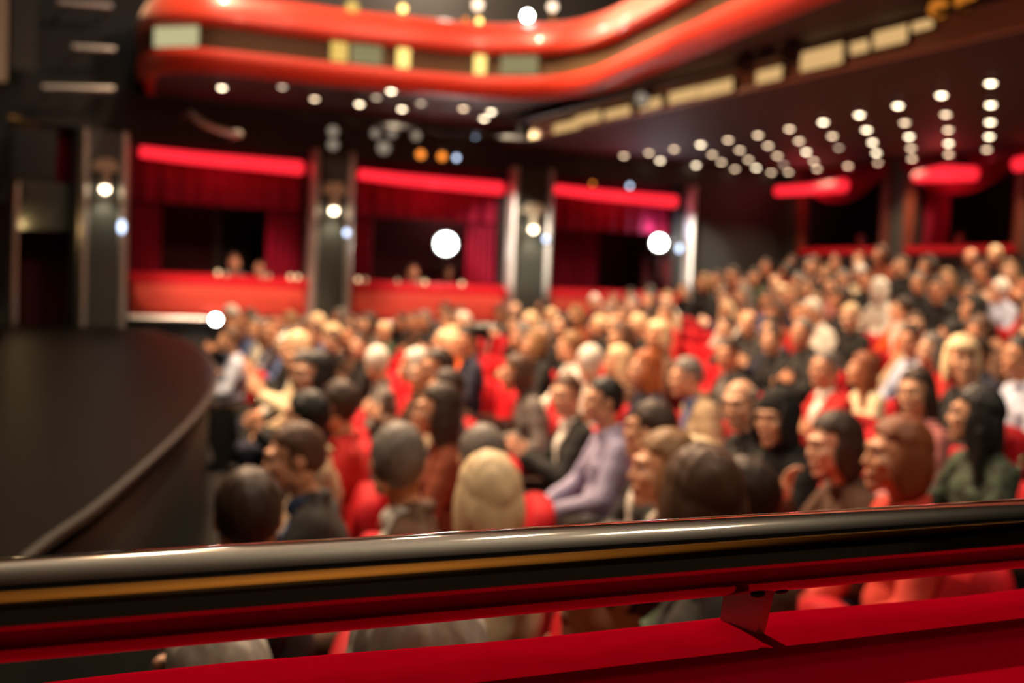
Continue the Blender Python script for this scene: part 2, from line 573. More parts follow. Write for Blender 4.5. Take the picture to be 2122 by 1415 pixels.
# high ceiling over the stalls and the soffit of the rear balcony
b = MB()
b.box((-4.0, -2.0, 9.0), (14.0, VF + 0.2, 9.1))
tag(b.build('ceiling', M['high_ceiling'], smooth=False), kind='structure')
b = MB()
b.box((7.5, 1.0, SOFFIT), (UB + 0.2, VF + 0.2, SOFFIT + 0.12))
tag(b.build('ceiling_rear', M['ceiling'], smooth=False), kind='structure')
b = MB()
b.box((-4.1, -2.0, -0.1), (-4.0, VF + 0.2, 9.0))
tag(b.build('wall_stage', M['black'], smooth=False), kind='structure')

b = MB()
b.box((2.6, VF - 0.06, EYE + 2.65), (UB, VF, 9.0))
tag(b.build('wall_gallery', mat('gallery_paint', (0.24, 0.21, 0.18), 0.8, noise=0.2, nscale=2), smooth=False), kind='structure')

# ------------------------------------------------------------------ the stage
STZ = EYE - 0.80
st_px = [(100, 1120), (200, 1050), (300, 965), (380, 890), (430, 830), (448, 788), (440, 748), (400, 712), (340, 692)]
edge = [on_level(x, y, STZ) for x, y in st_px]
edge = [Vector((-0.05, 2.6, STZ)), Vector((0.06, 3.1, STZ))] + edge + [Vector((2.2, 16.6, STZ)), Vector((2.0, 16.95, STZ))]


def smooth_line(pts, n=8):
    out = []
    for i in range(len(pts) - 1):
        p0, p1, p2, p3 = pts[max(i - 1, 0)], pts[i], pts[i + 1], pts[min(i + 2, len(pts) - 1)]
        for j in range(n):
            t = j / n
            out.append(0.5 * ((2 * p1) + (p2 - p0) * t + (2 * p0 - 5 * p1 + 4 * p2 - p3) * t * t + (3 * p1 - p0 - 3 * p2 + p3) * t ** 3))
    out.append(pts[-1])
    return out


se = smooth_line(edge, 6)
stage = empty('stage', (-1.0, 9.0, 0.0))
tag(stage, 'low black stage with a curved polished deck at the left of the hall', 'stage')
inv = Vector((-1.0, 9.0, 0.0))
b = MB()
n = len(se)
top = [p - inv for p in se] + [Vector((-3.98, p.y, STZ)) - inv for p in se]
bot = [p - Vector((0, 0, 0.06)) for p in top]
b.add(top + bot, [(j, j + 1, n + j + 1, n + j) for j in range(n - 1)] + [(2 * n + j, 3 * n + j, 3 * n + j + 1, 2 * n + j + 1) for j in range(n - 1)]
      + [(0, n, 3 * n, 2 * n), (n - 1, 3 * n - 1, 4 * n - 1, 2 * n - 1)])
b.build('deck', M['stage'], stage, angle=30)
b = MB()
rings = []
for i, p in enumerate(se):
    t = (se[min(i + 1, n - 1)] - se[max(i - 1, 0)]).normalized()
    nn = Vector((t.y, -t.x, 0))
    q = p - inv
    rings.append([q + nn * dx + Vector((0, 0, dz)) for dx, dz in ((-0.02, 0.004), (0.008, 0.004), (0.012, -0.010), (0.008, -0.025), (-0.02, -0.025))])
b.rings(rings)
b.build('edge_strip', M['stage_edge'], stage, angle=40)
b = MB()
rings = []
for i, p in enumerate(se):
    t = (se[min(i + 1, n - 1)] - se[max(i - 1, 0)]).normalized()
    nn = Vector((t.y, -t.x, 0))
    q = p - inv - nn * 0.05
    rings.append([q - Vector((0, 0, 0.06)), Vector((q.x, q.y, 0.0)), Vector((q.x, q.y, 0.0)) - nn * 0.05, q - nn * 0.05 - Vector((0, 0, 0.06))])
b.rings(rings)
b.build('front_panel', M['stage_face'], stage, angle=40)

# ------------------------------------------------------------------ piers between the boxes, their trims, sconces and imitated glints
PIERS = [(1.28, 1.93, 'nearest the stage'), (4.49, 5.16, 'between the two left boxes'), (7.74, 8.50, 'between the two right boxes')]


def half_round(b, u, v, z0, z1, w, depth):
    rings = []
    for z in (z0, z1):
        rings.append([Vector((u + w / 2 * math.cos(a), v - depth * math.sin(a), z)) for a in [math.pi * j / 10 for j in range(11)]])
    b.rings(rings)


for i, (a, c, where) in enumerate(PIERS):
    mid = (a + c) / 2
    z0 = STZ if i == 0 else 0.0
    zt = H_TOP + 0.08
    p = empty('pillar', (mid, VF, z0))
    tag(p, 'grey-green pier with a steel trim on each side, ' + where, 'pillar', 'piers between the boxes')
    b = MB()
    b.box((a + 0.10 - mid, -0.16, 0.0), (c - 0.10 - mid, 0.0, zt - z0))
    b.build('shaft', M['grey_green'], p, smooth=False)
    for u in (a + 0.07, c - 0.07):
        b = MB()
        half_round(b, u - mid, -0.02, 0.0, zt - z0, 0.15, 0.20)
        b.build('steel_trim', M['trim_steel'], p, angle=50)
    # sconce
    s = empty('wall_sconce', (mid, VF - 0.16, EYE + 1.33 - 0.09 * i))
    tag(s, 'cream wall sconce with a hooded lamp on the pier ' + where, 'wall lamp', 'sconces on the piers')
    b = MB()
    b.box((-0.17, -0.10, 0.0), (0.17, 0.0, 0.10))
    b.box((-0.11, -0.13, 0.10), (0.11, 0.0, 0.16))
    b.build('bracket', M['cream'], s, smooth=False)
    b = MB()
    b.lathe([(0.035, 0.0), (0.05, -0.08), (0.065, -0.22), (0.055, -0.22)], Matrix.Translation((0, -0.07, 0.0)))
    b.build('lamp_shade', M['cream'], s)
    b = MB()
    b.ellipsoid((0, -0.07, -0.25), (0.055, 0.055, 0.05))
    b.build('bulb', M['lamp_warm'], s)
    spot('sconce_beam', (mid, VF - 0.30, EYE + 1.00 - 0.09 * i), (mid, VF - 0.10, 0.0), 16, (1.0, 0.86, 0.58), 110, 0.8, 0.04)
    # glowing lens imitating a spotlight reflection on the right trim
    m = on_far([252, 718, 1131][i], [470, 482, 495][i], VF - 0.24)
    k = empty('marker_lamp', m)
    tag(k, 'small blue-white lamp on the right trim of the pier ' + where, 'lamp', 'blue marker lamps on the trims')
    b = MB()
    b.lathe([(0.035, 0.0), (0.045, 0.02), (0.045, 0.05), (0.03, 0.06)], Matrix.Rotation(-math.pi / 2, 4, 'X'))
    b.build('housing', M['black_metal'], k)  # added, made only for the imitated glint
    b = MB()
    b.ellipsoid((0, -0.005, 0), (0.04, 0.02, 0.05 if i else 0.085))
    b.build('lens', M['lamp_blue'], k)  # stands in for the spotlight reflection
# the single bright trim after the third box
e = on_far(1425, 480, VF)
p = empty('pillar', (e.x, VF, 0.0))
tag(p, 'slim bright steel post at the right end of the third box', 'pillar', 'piers between the boxes')
b = MB()
half_round(b, 0, 0.0, 0.0, H_TOP + 0.02, 0.15, 0.2)
b.build('steel_trim', M['trim_steel'], p, angle=50)
k = empty('marker_lamp', on_far(1408, 515, VF - 0.24))  # same imitated reflection, on the slim post
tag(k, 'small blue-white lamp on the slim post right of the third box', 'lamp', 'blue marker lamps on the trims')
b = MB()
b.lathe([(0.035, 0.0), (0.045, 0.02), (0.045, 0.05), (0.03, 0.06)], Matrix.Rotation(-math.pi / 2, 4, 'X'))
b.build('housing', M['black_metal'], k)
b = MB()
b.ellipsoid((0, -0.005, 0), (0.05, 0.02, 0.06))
b.build('lens', M['lamp_blue'], k)  # stands in for the spotlight reflection
b = MB()
b.tube([(0, 0.05, 0), (e.x - k.location.x, 0.12, 0)], 0.015, 8)
b.build('arm', M['black_metal'], k)


# ------------------------------------------------------------------ curtains, valances, swags
def pleated(b, u0, u1, v, z0, z1, folds, amp=0.04, along='u', flare=0.0, scallop=0.0, seg=None):
    """A hanging cloth with folds and a real thickness; runs along u at depth v, or along v at depth u."""
    n = seg or folds * 8
    rows = 8
    front, back = [], []
    for i in range(rows + 1):
        tz = i / rows
        for j in range(n + 1):
            t = j / n
            s = math.sin(t * folds * 2 * math.pi) + 0.35 * math.sin(t * folds * 4.7 + 1.3)
            d = amp * (0.35 + 0.65 * (1 - tz)) * s
            uu = u0 + (u1 - u0) * t + flare * (1 - tz) * (t - 0.5) * (u1 - u0)
            zz = z0 + (z1 - z0) * tz
            if scallop:
                zz += scallop * (1 - tz) * abs(math.sin(t * math.pi * folds / 2))
            if along == 'u':
                front.append(Vector((uu, v + d - 0.006, zz)))
                back.append(Vector((uu, v + d + 0.006, zz)))
            else:
                front.append(Vector((v + d - 0.006, uu, zz)))
                back.append(Vector((v + d + 0.006, uu, zz)))
    w = n + 1
    vs = front + back
    o = len(front)
    fs = []
    for i in range(rows):
        for j in range(n):
            a = i * w + j
            fs.append((a, a + 1, a + w + 1, a + w))
            fs.append((o + a, o + a + w, o + a + w + 1, o + a + 1))
    for j in range(n):
        fs.append((j, o + j, o + j + 1, j + 1))
        a = rows * w + j
        fs.append((a, a + 1, o + a + 1, o + a))
    for i in range(rows):
        for a in (i * w, i * w + n):
            fs.append((a, a + w, o + a + w, o + a))
    b.add(vs, fs)


BAYN = ['left box', 'middle box', 'right box']
for i, (a, c) in enumerate(BAYS):
    nm = BAYN[i]
    # red light tube in the head of the opening
    segs = [(a + 0.06, c - 0.06)]
    t = empty('light_tube', ((a + c) / 2, VF + 0.02, EYE + [1.62, 1.55, 1.56][i]))
    tag(t, 'glowing red light tube across the head of the %s' % nm, 'lamp', 'red light tubes of the boxes')
    L = (c - a) / 2 - 0.08
    b = MB()
    b.box((-L, 0.02, 0.07), (L, 0.12, 0.13))
    b.build('batten', M['black_metal'], t, smooth=False)
    b = MB()
    zt = [0.0, -0.005, 0.01]
    b.tube([(-L + 0.03, -0.02, 0.03), (-L * 0.4, -0.03, 0.0), (L * 0.2, -0.035, -0.01), (L - 0.03, -0.02, -0.02)], [0.075, 0.085, 0.09, 0.10], 14)
    b.build('tube', M['red_tube'], t)
    # valance and side curtains
    b = MB()
    pleated(b, a + 0.02, c - 0.02, VF + 0.30, EYE + 0.98, H_TOP + 0.2, 9, 0.03)
    o = b.build('valance', M['curtain'])
    tag(o, 'pleated dark red valance hanging under the red tube of the %s' % nm, 'valance', 'valances of the boxes')
    if i < 2:
        for side, (x0, x1) in (('left', (a + 0.0, a + 0.46)), ('right', (c - 0.50, c - 0.0))):
            b = MB()
            pleated(b, x0, x1, VF + 0.42, H_BASE - 0.5, H_TOP + 0.2, 5, 0.035, flare=0.1)
            o = b.build('curtain', M['curtain'])
            tag(o, '%s red velvet curtain drawn aside in the %s' % (side, nm), 'curtain', 'curtains of the boxes')
    else:
        b = MB()
        pleated(b, a + 0.0, a + 1.5, VF + 1.0, H_BASE - 0.5, H_TOP + 0.2, 12, 0.03)
        o = b.build('curtain', M['curtain'])
        tag(o, 'wide red velvet curtain hanging behind the spotlight in the right box', 'curtain', 'curtains of the boxes')
    # parapet
    p = empty('parapet', ((a + c) / 2, VF, H_BASE))
    tag(p, 'orange-red upholstered parapet of the %s' % nm, 'parapet', 'parapets of the boxes')
    w = (c - a) / 2
    b = MB()
    out = [(-w, 0.0), (w, 0.0), (w, 0.44), (-w, 0.44)]
    b.puff(out, 0.12, 0.03, Matrix(((1, 0, 0, 0), (0, 0, -1, -0.06), (0, 1, 0, 0.0), (0, 0, 0, 1))))
    b.build('front_pad', M['parapet_red'], p, angle=60)
    b = MB()
    prof = [(-0.13, 0.43), (-0.13, 0.50), (-0.09, 0.55), (0.0, 0.585), (0.30, 0.60), (0.30, 0.54), (-0.02, 0.43)]
    b.rings([[Vector((x, y, z)) for y, z in prof] for x in (-w, w)])
    b.build('ledge', M['velvet'], p, angle=50)
    b = MB()
    b.tube([(-w, -0.14, -0.05), (w, -0.14, -0.05)], 0.045, 14)
    b.build('base_rail', M['chrome'], p)

# footlights on the base rail of the left box
for (x, y, r, where) in ((447, 662, 0.065, 'left'), (540, 668, 0.035, 'middle'), (614, 670, 0.045, 'right')):
    q = on_far(x, y, VF - 0.22)
    k = empty('footlight', q)
    tag(k, 'white footlight on the steel rail under the left box, the %s one of three' % where, 'lamp', 'footlights under the left box')
    b = MB()
    b.lathe([(r * 0.8, 0.0), (r * 1.15, 0.03), (r * 1.1, 0.07), (r * 0.5, 0.09)], Matrix.Rotation(-math.pi / 2, 4, 'X'))
    b.build('housing', M['black_metal'], k)
    b = MB()
    b.ellipsoid((0, -0.004, 0), (r, 0.02, r))
    b.build('lens', M['lamp_warm'] if r < 0.06 else M['lamp_white'], k)

# small lamps on the ledges
LL = [(452, 565, 1), (470, 568, 0), (545, 571, 0), (557, 572, 0), (602, 574, 1), (617, 575, 1), (742, 582, 1), (757, 584, 0), (880, 590, 1), (868, 589, 0), (957, 595, 1), (824, 584, 0)]
for j, (x, y, hot) in enumerate(LL):
    q = on_far(x, y, VF - 0.06)
    z = H_BASE + 0.556
    k = empty('table_lamp', (q.x, VF - 0.06, z))
    tag(k, 'small %s warm lamp on the ledge of the %s, %s from its left end' % ('bright' if hot else 'dim', 'left box' if j < 6 else 'middle box',
                                                                     ORD[sorted([l[0] for l in (LL[:6] if j < 6 else LL[6:])]).index(x) + 1]), 'lamp', 'small lamps on the box ledges')
    b = MB()
    b.lathe([(0.03, 0.0), (0.03, 0.01), (0.008, 0.02), (0.008, max(0.04, q.z - z - 0.02))], None, 12)
    b.build('base', M['gold'], k)
    b = MB()
    b.ellipsoid((0, 0, max(0.05, q.z - z)), (0.034, 0.034, 0.036), None, 12, 8)
    b.build('bulb', M['lamp_table'] if hot else M['lamp_table_dim'], k)

# door frame seen at the back of the left box, black panel screens
d = on_far(452, 480, VF + 1.9)
b = MB()
zt = on_far(500, 440, VF + 1.9).z
x0, x1 = on_far(452, 480, VF + 1.9).x, on_far(575, 480, VF + 1.9).x
dr = empty('door_1', ((x0 + x1) / 2, VF + 1.98, H_BASE - 0.5))
tag(dr, kind='structure')
w = (x1 - x0) / 2
hh = zt - H_BASE + 0.5
b = MB()
for s in (-1, 1):
    b.box((s * w - 0.05, -0.08, 0.0), (s * w + 0.05, 0.0, hh))
b.box((-w - 0.05, -0.08, hh), (w + 0.05, 0.0, hh + 0.10))
b.build('door_frame', M['wood'], dr, smooth=False)
b = MB()
b.box((-w + 0.05, -0.04, 0.0), (w - 0.05, -0.005, hh))
b.build('door_leaf', M['black'], dr, smooth=False)

# red light in the boxes
for i, (a, c) in enumerate(BAYS):
    point('box_red_light', ((a + c) / 2, VF - 0.12, EYE + 1.45), (3.5, 6, 4.5)[i], (1.0, 0.10, 0.12), 0.08)
    point('box_curtain_light', (c - 0.75, VF + 0.14, EYE + 0.62), (1.1, 2.0, 1.0)[i], (1.0, 0.45, 0.40), 0.08)

# ------------------------------------------------------------------ dark bay at the stage side
b = MB()
pleated(b, 0.45, 1.24, VF + 0.5, EYE + 1.16, H_TOP + 0.12, 6, 0.03)
tag(b.build('curtain', M['curtain']), 'short dark red curtain above the dark stage door beside the hanging speaker', 'curtain', 'curtains of the boxes')
b = MB()
b.box((0.45, VF + 0.35, EYE + 0.5), (1.24, VF + 0.4, EYE + 1.16))
tag(b.build('wall_panel', M['grey_green'], smooth=False), kind='structure')
point('wing_lamp', (0.58, VF + 0.25, EYE + 0.55), 4.0, (1.0, 0.66, 0.28), 0.04)
b = MB()
b.box((0.45, VF + 0.30, STZ), (0.53, VF + 0.38, EYE + 1.16))
tag(b.build('trim_1', M['gold'], smooth=False), kind='structure')
sp = on_far(68, 320, 16.2)
k = empty('hanging_speaker', sp)
tag(k, 'black loudspeaker hung from a yoke beside the stage', 'speaker')
b = MB()
b.box((-0.26, -0.22, -0.34), (0.26, 0.22, 0.32))
b.build('cabinet', M['black'], k, smooth=False)
b = MB()
b.box((-0.23, -0.235, -0.31), (0.23, -0.22, 0.29))
b.build('grille', M['black_metal'], k, smooth=False)
b = MB()
b.tube([(-0.28, 0, 0), (-0.28, 0, 0.42), (0.28, 0, 0.42), (0.28, 0, 0)], 0.018, 8)
b.tube([(0, 0, 0.42), (0, 0.0, 0.6), (0, VF - 16.2, 0.6)], 0.02, 8)
b.build('yoke', M['black_metal'], k)
b = MB()
q0, q1 = on_far(32, 360, 16.6), on_far(28, 560, 16.6)
b.tube([(q1.x, 16.6, STZ), (q1.x, 16.6, q0.z)], 0.05, 14)
tag(b.build('steel_post', M['chrome']), 'upright steel post at the left edge of the stage opening', 'post')
# proscenium side panels at the top left, lighting bars
for nm, (x0, x1, y1), mt, lab in (('side_panel', (22, 76, 142), 'grey_green', 'tall grey-green panel hanging at the upper left corner'),
                                  ('side_panel', (-30, 14, 165), 'cream', 'cream panel at the upper left edge beside the grey-green panel')):
    p0, p1 = on_far(x0, y1, 16.4), on_far(x1, y1, 16.4)
    b = MB()
    b.box((p0.x, 16.4, p0.z), (p1.x, 16.46, 7.5))
    tag(b.build(nm, M[mt], smooth=False), lab, 'panel', 'panels beside the stage')
for (x0, y0, x1, y1, r, lab) in ((88, 181, 236, 185, 0.045, 'steel lighting bar at the upper left, the lower of three'),
                                 (150, 97, 238, 103, 0.04, 'steel lighting bar at the upper left, the middle of three'),
                                 (120, 5, 232, 14, 0.045, 'steel lighting bar at the upper left, the topmost of three')):
    p0, p1 = on_far(x0, y0, 16.0), on_far(x1, y1, 16.0)
    b = MB()
    b.tube([p0, p1], r, 12)
    for qq in (p0.lerp(p1, 0.1), p0.lerp(p1, 0.9)):
        b.tube([qq, (qq.x, VF, qq.z)], 0.02, 8)
    tag(b.build('lighting_bar', M['chrome']), lab, 'bar', 'lighting bars beside the stage')
q = [on_far(x, y, 16.2) for x, y in ((392, 232), (420, 254), (455, 268), (500, 278))]
b = MB()
b.tube(smooth_line(q, 6), 0.05, 10)
for qq in (q[0], q[-1]):
    b.tube([qq, (qq.x, VF, qq.z)], 0.02, 8)
tag(b.build('curved_pipe', M['chrome']), 'curved steel pipe under the left end of the balcony', 'pipe')
b = MB()
q = [on_far(x, y, 16.3) for x, y in ((20, 246), (48, 254), (78, 258))]
b.tube(q, 0.05, 10)  # gold tube standing in for streaks of lamp reflection
tag(b.build('brass_pipe', M['gold']), 'short brass pipe above the hanging speaker', 'pipe')
point('upper_gallery_lamp', (6.2, 15.9, EYE + 4.6), 40, (1.0, 0.86, 0.68), 0.1)  # added unseen point light that brightens the gallery wall
point('wing_bar_lamp', (0.55, 15.2, EYE + 2.3), 3.5, (1.0, 0.72, 0.42), 0.05)


# ------------------------------------------------------------------ lamps: recessed downlights, stage lights, spotlights
def downlight_mesh(lamp):
    b = MB()
    b.lathe([(0.055, 0.02), (0.075, 0.02), (0.075, -0.012), (0.055, -0.012)], None, 16)
    h = b.mesh('downlight', [M['black_metal']])
    b = MB()
    b.lathe([(0.045, 0.006), (0.050, -0.006), (0.038, -0.020), (0.015, -0.028)], None, 14)
    return h, b.mesh('lens', [M[lamp]])


DLM = {k: downlight_mesh(k) for k in ('lamp_warm', 'lamp_soft', 'lamp_dim')}


def downlight(p, lamp, label, group):
    h, l = DLM[lamp]
    o = bpy.data.objects.new('downlight', h)
    o.location = p
    COL.objects.link(o)
    c = bpy.data.objects.new('lens', l)
    COL.objects.link(c)
    c.parent = o
    tag(o, label, 'ceiling light', group)


W, T, D = 'lamp_warm', 'lamp_soft', 'lamp_dim'
DCOL = [[(2053, 170, W), (2053, 215, W), (2052, 251, W), (2050, 281, W), (2045, 308, T)],
        [(1951, 195, W), (1960, 235, T), (1965, 267, T), (1966, 295, W), (1966, 318, T)],
        [(1861, 217, W), (1875, 252, T), (1884, 281, W), (1888, 305, T), (1890, 327, T)],
        [(1781, 236, W), (1796, 267, W), (1808, 293, W), (1816, 315, W), (1821, 336, T)],
        [(1706, 251, W), (1725, 280, T), (1738, 304, D), (1757, 342, T)],
        [(1636, 265, T), (1656, 290, T), (1671, 313, W), (1686, 332, T), (1693, 348, T)],
        [(1571, 278, T), (1592, 300, T), (1611, 321, T), (1624, 339, D), (1634, 355, T)],
        [(1509, 288, T), (1533, 309, T), (1551, 329, T), (1567, 346, W), (1578, 358, T)],
        [(1452, 298, W), (1476, 318, T), (1495, 334, T), (1510, 350, T)],
        [(1397, 307, T), (1440, 341, W)], [(1345, 315, T), (1368, 331, W)], [(1293, 321, T)]]
for ci, colm in enumerate(DCOL):
    for ri, (x, y, l) in enumerate(colm):
        p = on_level(x, y, SOFFIT - 0.006)
        p.x = min(p.x, UB - 0.1)
        p.y = min(p.y, VF - 0.1)
        downlight(p, l, 'round downlight in the rear balcony ceiling, %s row from the right, %s from the front' % (ORD[ci + 1], ORD[ri + 1]), 'downlights of the rear balcony ceiling')
SIDEZ = EYE + 2.43
SL = [(460, 180, W), (585, 178, D), (652, 203, T), (745, 214, W), (780, 200, D), (811, 187, W), (833, 224, W), (872, 212, D), (960, 223, T), (1003, 244, W), (1018, 230, W), (1175, 235, T)]
for j, (x, y, l) in enumerate(sorted(SL)):
    downlight(on_level(x, y, SIDEZ - 0.006), l, 'round downlight under the side balcony, %s from the left' % ORD[j + 1], 'downlights of the side balcony')


def stage_light(name, p, d, lamp, label, group, s=1.0, hang=0.3, cat='stage light'):
    k = empty(name, p)
    tag(k, label, cat, group)
    d = Vector(d).normalized()
    mx = align((0, 0, 0), d)
    b = MB()
    b.lathe([(0.03 * s, -0.26 * s), (0.085 * s, -0.24 * s), (0.095 * s, -0.08 * s), (0.105 * s, 0.0), (0.115 * s, 0.02 * s), (0.10 * s, 0.02 * s), (0.09 * s, -0.01 * s)], mx, 18)
    b.build('housing', M['black_metal'], k)
    b = MB()
    b.lathe([(0.02 * s, -0.012 * s), (0.088 * s, -0.01 * s), (0.088 * s, 0.002 * s), (0.05 * s, 0.016 * s), (0.01 * s, 0.02 * s)], mx, 18)
    b.build('lens', M[lamp], k)
    b = MB()
    sx = d.cross(Vector((0, 0, 1))).normalized() * 0.125 * s
    c = -d * 0.12 * s
    up = Vector((0, 0, 0.20 * s if hang > 0 else -0.20 * s))
    b.tube([c - sx, c - sx + up, c + sx + up, c + sx], 0.012 * s, 8)
    b.tube([c + up, Vector((0, 0, up.z + min(hang, 0.05))), Vector((0, 0, up.z + hang))] if hang > 0 else [c + up, c + up + Vector((0, 0, hang))], 0.014 * s, 8)
    b.build('yoke', M['black_metal'], k)
    return k


# the rig under the side balcony
y0 = 15.7
b = MB()
b.tube([(3.9, y0, EYE + 2.16), (7.45, y0, EYE + 2.16)], 0.03, 10)
for u in (4.2, 5.8, 7.3):
    b.tube([(u, y0, EYE + 2.16), (u, y0, EYE + 2.43)], 0.015, 8)
tag(b.build('rig_bar', M['black_metal']), 'dark lighting bar slung under the side balcony', 'bar')
RIG = [(690, 272, 'lamp_faint', 0.8), (690, 300, 'lamp_faint', 0.8), (778, 276, 'lamp_faint', 0.7), (812, 276, 'lamp_faint', 0.7), (862, 281, 'lamp_faint', 0.7), (795, 306, 'lamp_faint', 1.0), (872, 320, 'lamp_amber', 0.62), (916, 324, 'lamp_amber', 0.62),
       (946, 327, 'lamp_blue', 0.35), (985, 280, 'lamp_blue', 0.4), (1305, 385, 'lamp_blue', 0.35), (1228, 380, 'lamp_amber', 0.3)]
names = {'lamp_faint': 'dim', 'lamp_amber': 'amber', 'lamp_blue': 'pale blue'}
for j, (x, y, l, s) in enumerate(RIG):
    p = on_far(x, y, y0 if j < 10 else 16.6)
    aim = (CAMPOS - p).normalized() + Vector((-0.25, 0.0, -0.1))
    stage_light('stage_light', p, aim, l, '%s stage light in the rig over the boxes, %s from the left' % (names[l], ORD[sorted(r[0] + r[1] * 1e-3 for r in RIG).index(x + y * 1e-3) + 1]),
                'stage lights over the boxes', s, max(0.04, EYE + 2.16 - p.z - 0.2 * s) if j < 10 else EYE + 2.43 - p.z - 0.2 * s)

# lamps in the high ceiling
for j, (hl, w, aim) in enumerate(HOUSE):
    k = empty('house_lamp', (hl[0], hl[1], 9.0))
    tag(k, 'round house lamp in the high ceiling, %s of the six' % ORD[j + 1], 'ceiling light', 'house lamps')
    b = MB()
    b.lathe([(0.24, 0.0), (0.26, -0.10), (0.24, -0.22), (0.20, -0.22)], None, 24)
    b.build('housing', M['black_metal'], k)
    b = MB()
    b.lathe([(0.20, -0.20), (0.19, -0.24), (0.10, -0.28), (0.02, -0.29)], None, 24)
    b.build('lens', M['lamp_white'], k)

# the two big spotlights in the boxes
p = on_far(924, 505, VF + 0.55)
stage_light('spotlight', p, (CAMPOS - p) + Vector((-1.0, 0, 0)), 'lamp_white', 'blazing white spotlight standing in the middle box', 'box spotlights', 1.75, -0.9, 'spotlight')
spot('spotlight_beam', p + Vector((-0.03, -0.35, 0.0)), (3.0, 8.0, 1.0), 60, (1.0, 0.96, 0.88), 120, 0.8, 0.1)
p = on_far(1366, 503, VF + 0.35)
stage_light('spotlight', p, (CAMPOS - p) + Vector((-1.0, 0, 0)), 'lamp_white', 'cold white spotlight standing at the right end of the right box', 'box spotlights', 1.35, -0.9, 'spotlight')
point('spotlight_spill', p + Vector((-0.25, -0.15, 0.25)), 9, (0.55, 0.62, 1.0), 0.1)  # added unseen point light in place of the blue haze
point('spotlight_spill', on_far(960, 440, VF + 1.3), 7, (1.0, 0.80, 0.74), 0.1)  # added unseen point light in place of the middle box's haze

# ------------------------------------------------------------------ the balcony: side part, rounded corner and rear front edge
BZ = EYE + 2.43
bp = [Vector((2.15, 16.9, 0)), Vector((2.0, 15.9, 0)), Vector((1.98, 15.0, 0)), Vector((2.45, 14.52, 0)), Vector((3.28, 14.44, 0)), Vector((4.16, 14.42, 0)), Vector((5.07, 14.3, 0)), Vector((6.0, 14.1, 0)),
      Vector((6.7, 13.55, 0)), Vector((6.95, 12.7, 0)), Vector((6.8, 11.4, 0)), Vector((6.62, 10.2, 0)), Vector((6.42, 8.9, 0)), Vector((6.25, 7.6, 0)), Vector((6.1, 6.0, 0)), Vector((6.0, 4.0, 0)), Vector((6.0, 1.2, 0))]
bl = smooth_line(bp, 8)
bal = empty('balcony', (6.0, 12.0, BZ))
tag(bal, 'red upholstered balcony front with a brass band, curving across the top of the hall', 'balcony')
boff = Vector((6.0, 12.0, 0.0))


def sweep(prof):
    rings = []
    nb = len(bl)
    for i, p in enumerate(bl):
        t = (bl[min(i + 1, nb - 1)] - bl[max(i - 1, 0)]).normalized()
        nn = Vector((-t.y, t.x, 0)) * -1.0              # towards the open hall
        rings.append([p - boff - nn * -dx + Vector((0, 0, dz)) for dx, dz in prof])
    b = MB()
    b.rings(rings)
    return b


# profile offsets: dx > 0 towards the hall
sgn = 1.0
lower = [(-0.10, 0.0), (0.0, 0.0), (0.06, 0.03), (0.11, 0.12), (0.13, 0.20), (0.11, 0.262), (0.03, 0.28), (-0.10, 0.28)]
brass = [(-0.10, 0.28), (0.0, 0.28), (0.0, 0.55), (-0.10, 0.55)]
upper = [(-0.10, 0.55), (0.05, 0.55), (0.12, 0.565), (0.145, 0.61), (0.125, 0.70), (0.09, 0.80), (0.04, 0.90), (0.0, 0.95), (-0.04, 0.975), (-0.10, 0.98)]
for nm, pr, mt in (('lower_band', lower, 'balcony_paint'), ('brass_band', brass, 'brass'), ('upper_band', upper, 'balcony_red')):
    sweep(pr).build(nm, M[mt], bal, angle=50)
b = MB()
b.add([p - boff + Vector((0, 0, 0.005)) for p in bl] + [Vector((max(p.x, 7.7 if p.y < 13.3 else p.x), VF - 0.07 if p.y >= 13.3 else p.y, 0.005)) - boff for p in bl]
      + [p - boff + Vector((0, 0, 0.10)) for p in bl] + [Vector((max(p.x, 7.7 if p.y < 13.3 else p.x), VF - 0.07 if p.y >= 13.3 else p.y, 0.10)) - boff for p in bl],
      [(j, j + 1, len(bl) + j + 1, len(bl) + j) for j in range(len(bl) - 1)] + [(2 * len(bl) + j, 3 * len(bl) + j, 3 * len(bl) + j + 1, 2 * len(bl) + j + 1) for j in range(len(bl) - 1)])
b.build('underside', M['ceiling'], bal, smooth=False)
b = MB()
b.box((6.9, 12.4, 0.005), (UB, VF - 0.07, 0.1), Matrix.Translation(-boff))
b.build('corner_slab', M['ceiling'], bal, smooth=False)


def plane_v_at(x, y):
    """The point of the balcony's plan line that a pixel column looks at (side part)."""
    d = ray(x, y)
    best = None
    for i in range(len(bl) - 1):
        p, q = bl[i], bl[i + 1]
        den = d.x * (q.y - p.y) - d.y * (q.x - p.x)
        if abs(den) < 1e-9:
            continue
        t = (p.x * (q.y - p.y) - p.y * (q.x - p.x)) / den
        s = ((d.x * t - p.x) * (q.x - p.x) + (d.y * t - p.y) * (q.y - p.y)) / ((q - p).length_squared)
        if -1e-6 <= s <= 1 + 1e-6 and t > 0 and (best is None or t < best[0]):
            best = (t, CAMPOS + d * t, (q - p).normalized())
    return best[1], best[2]


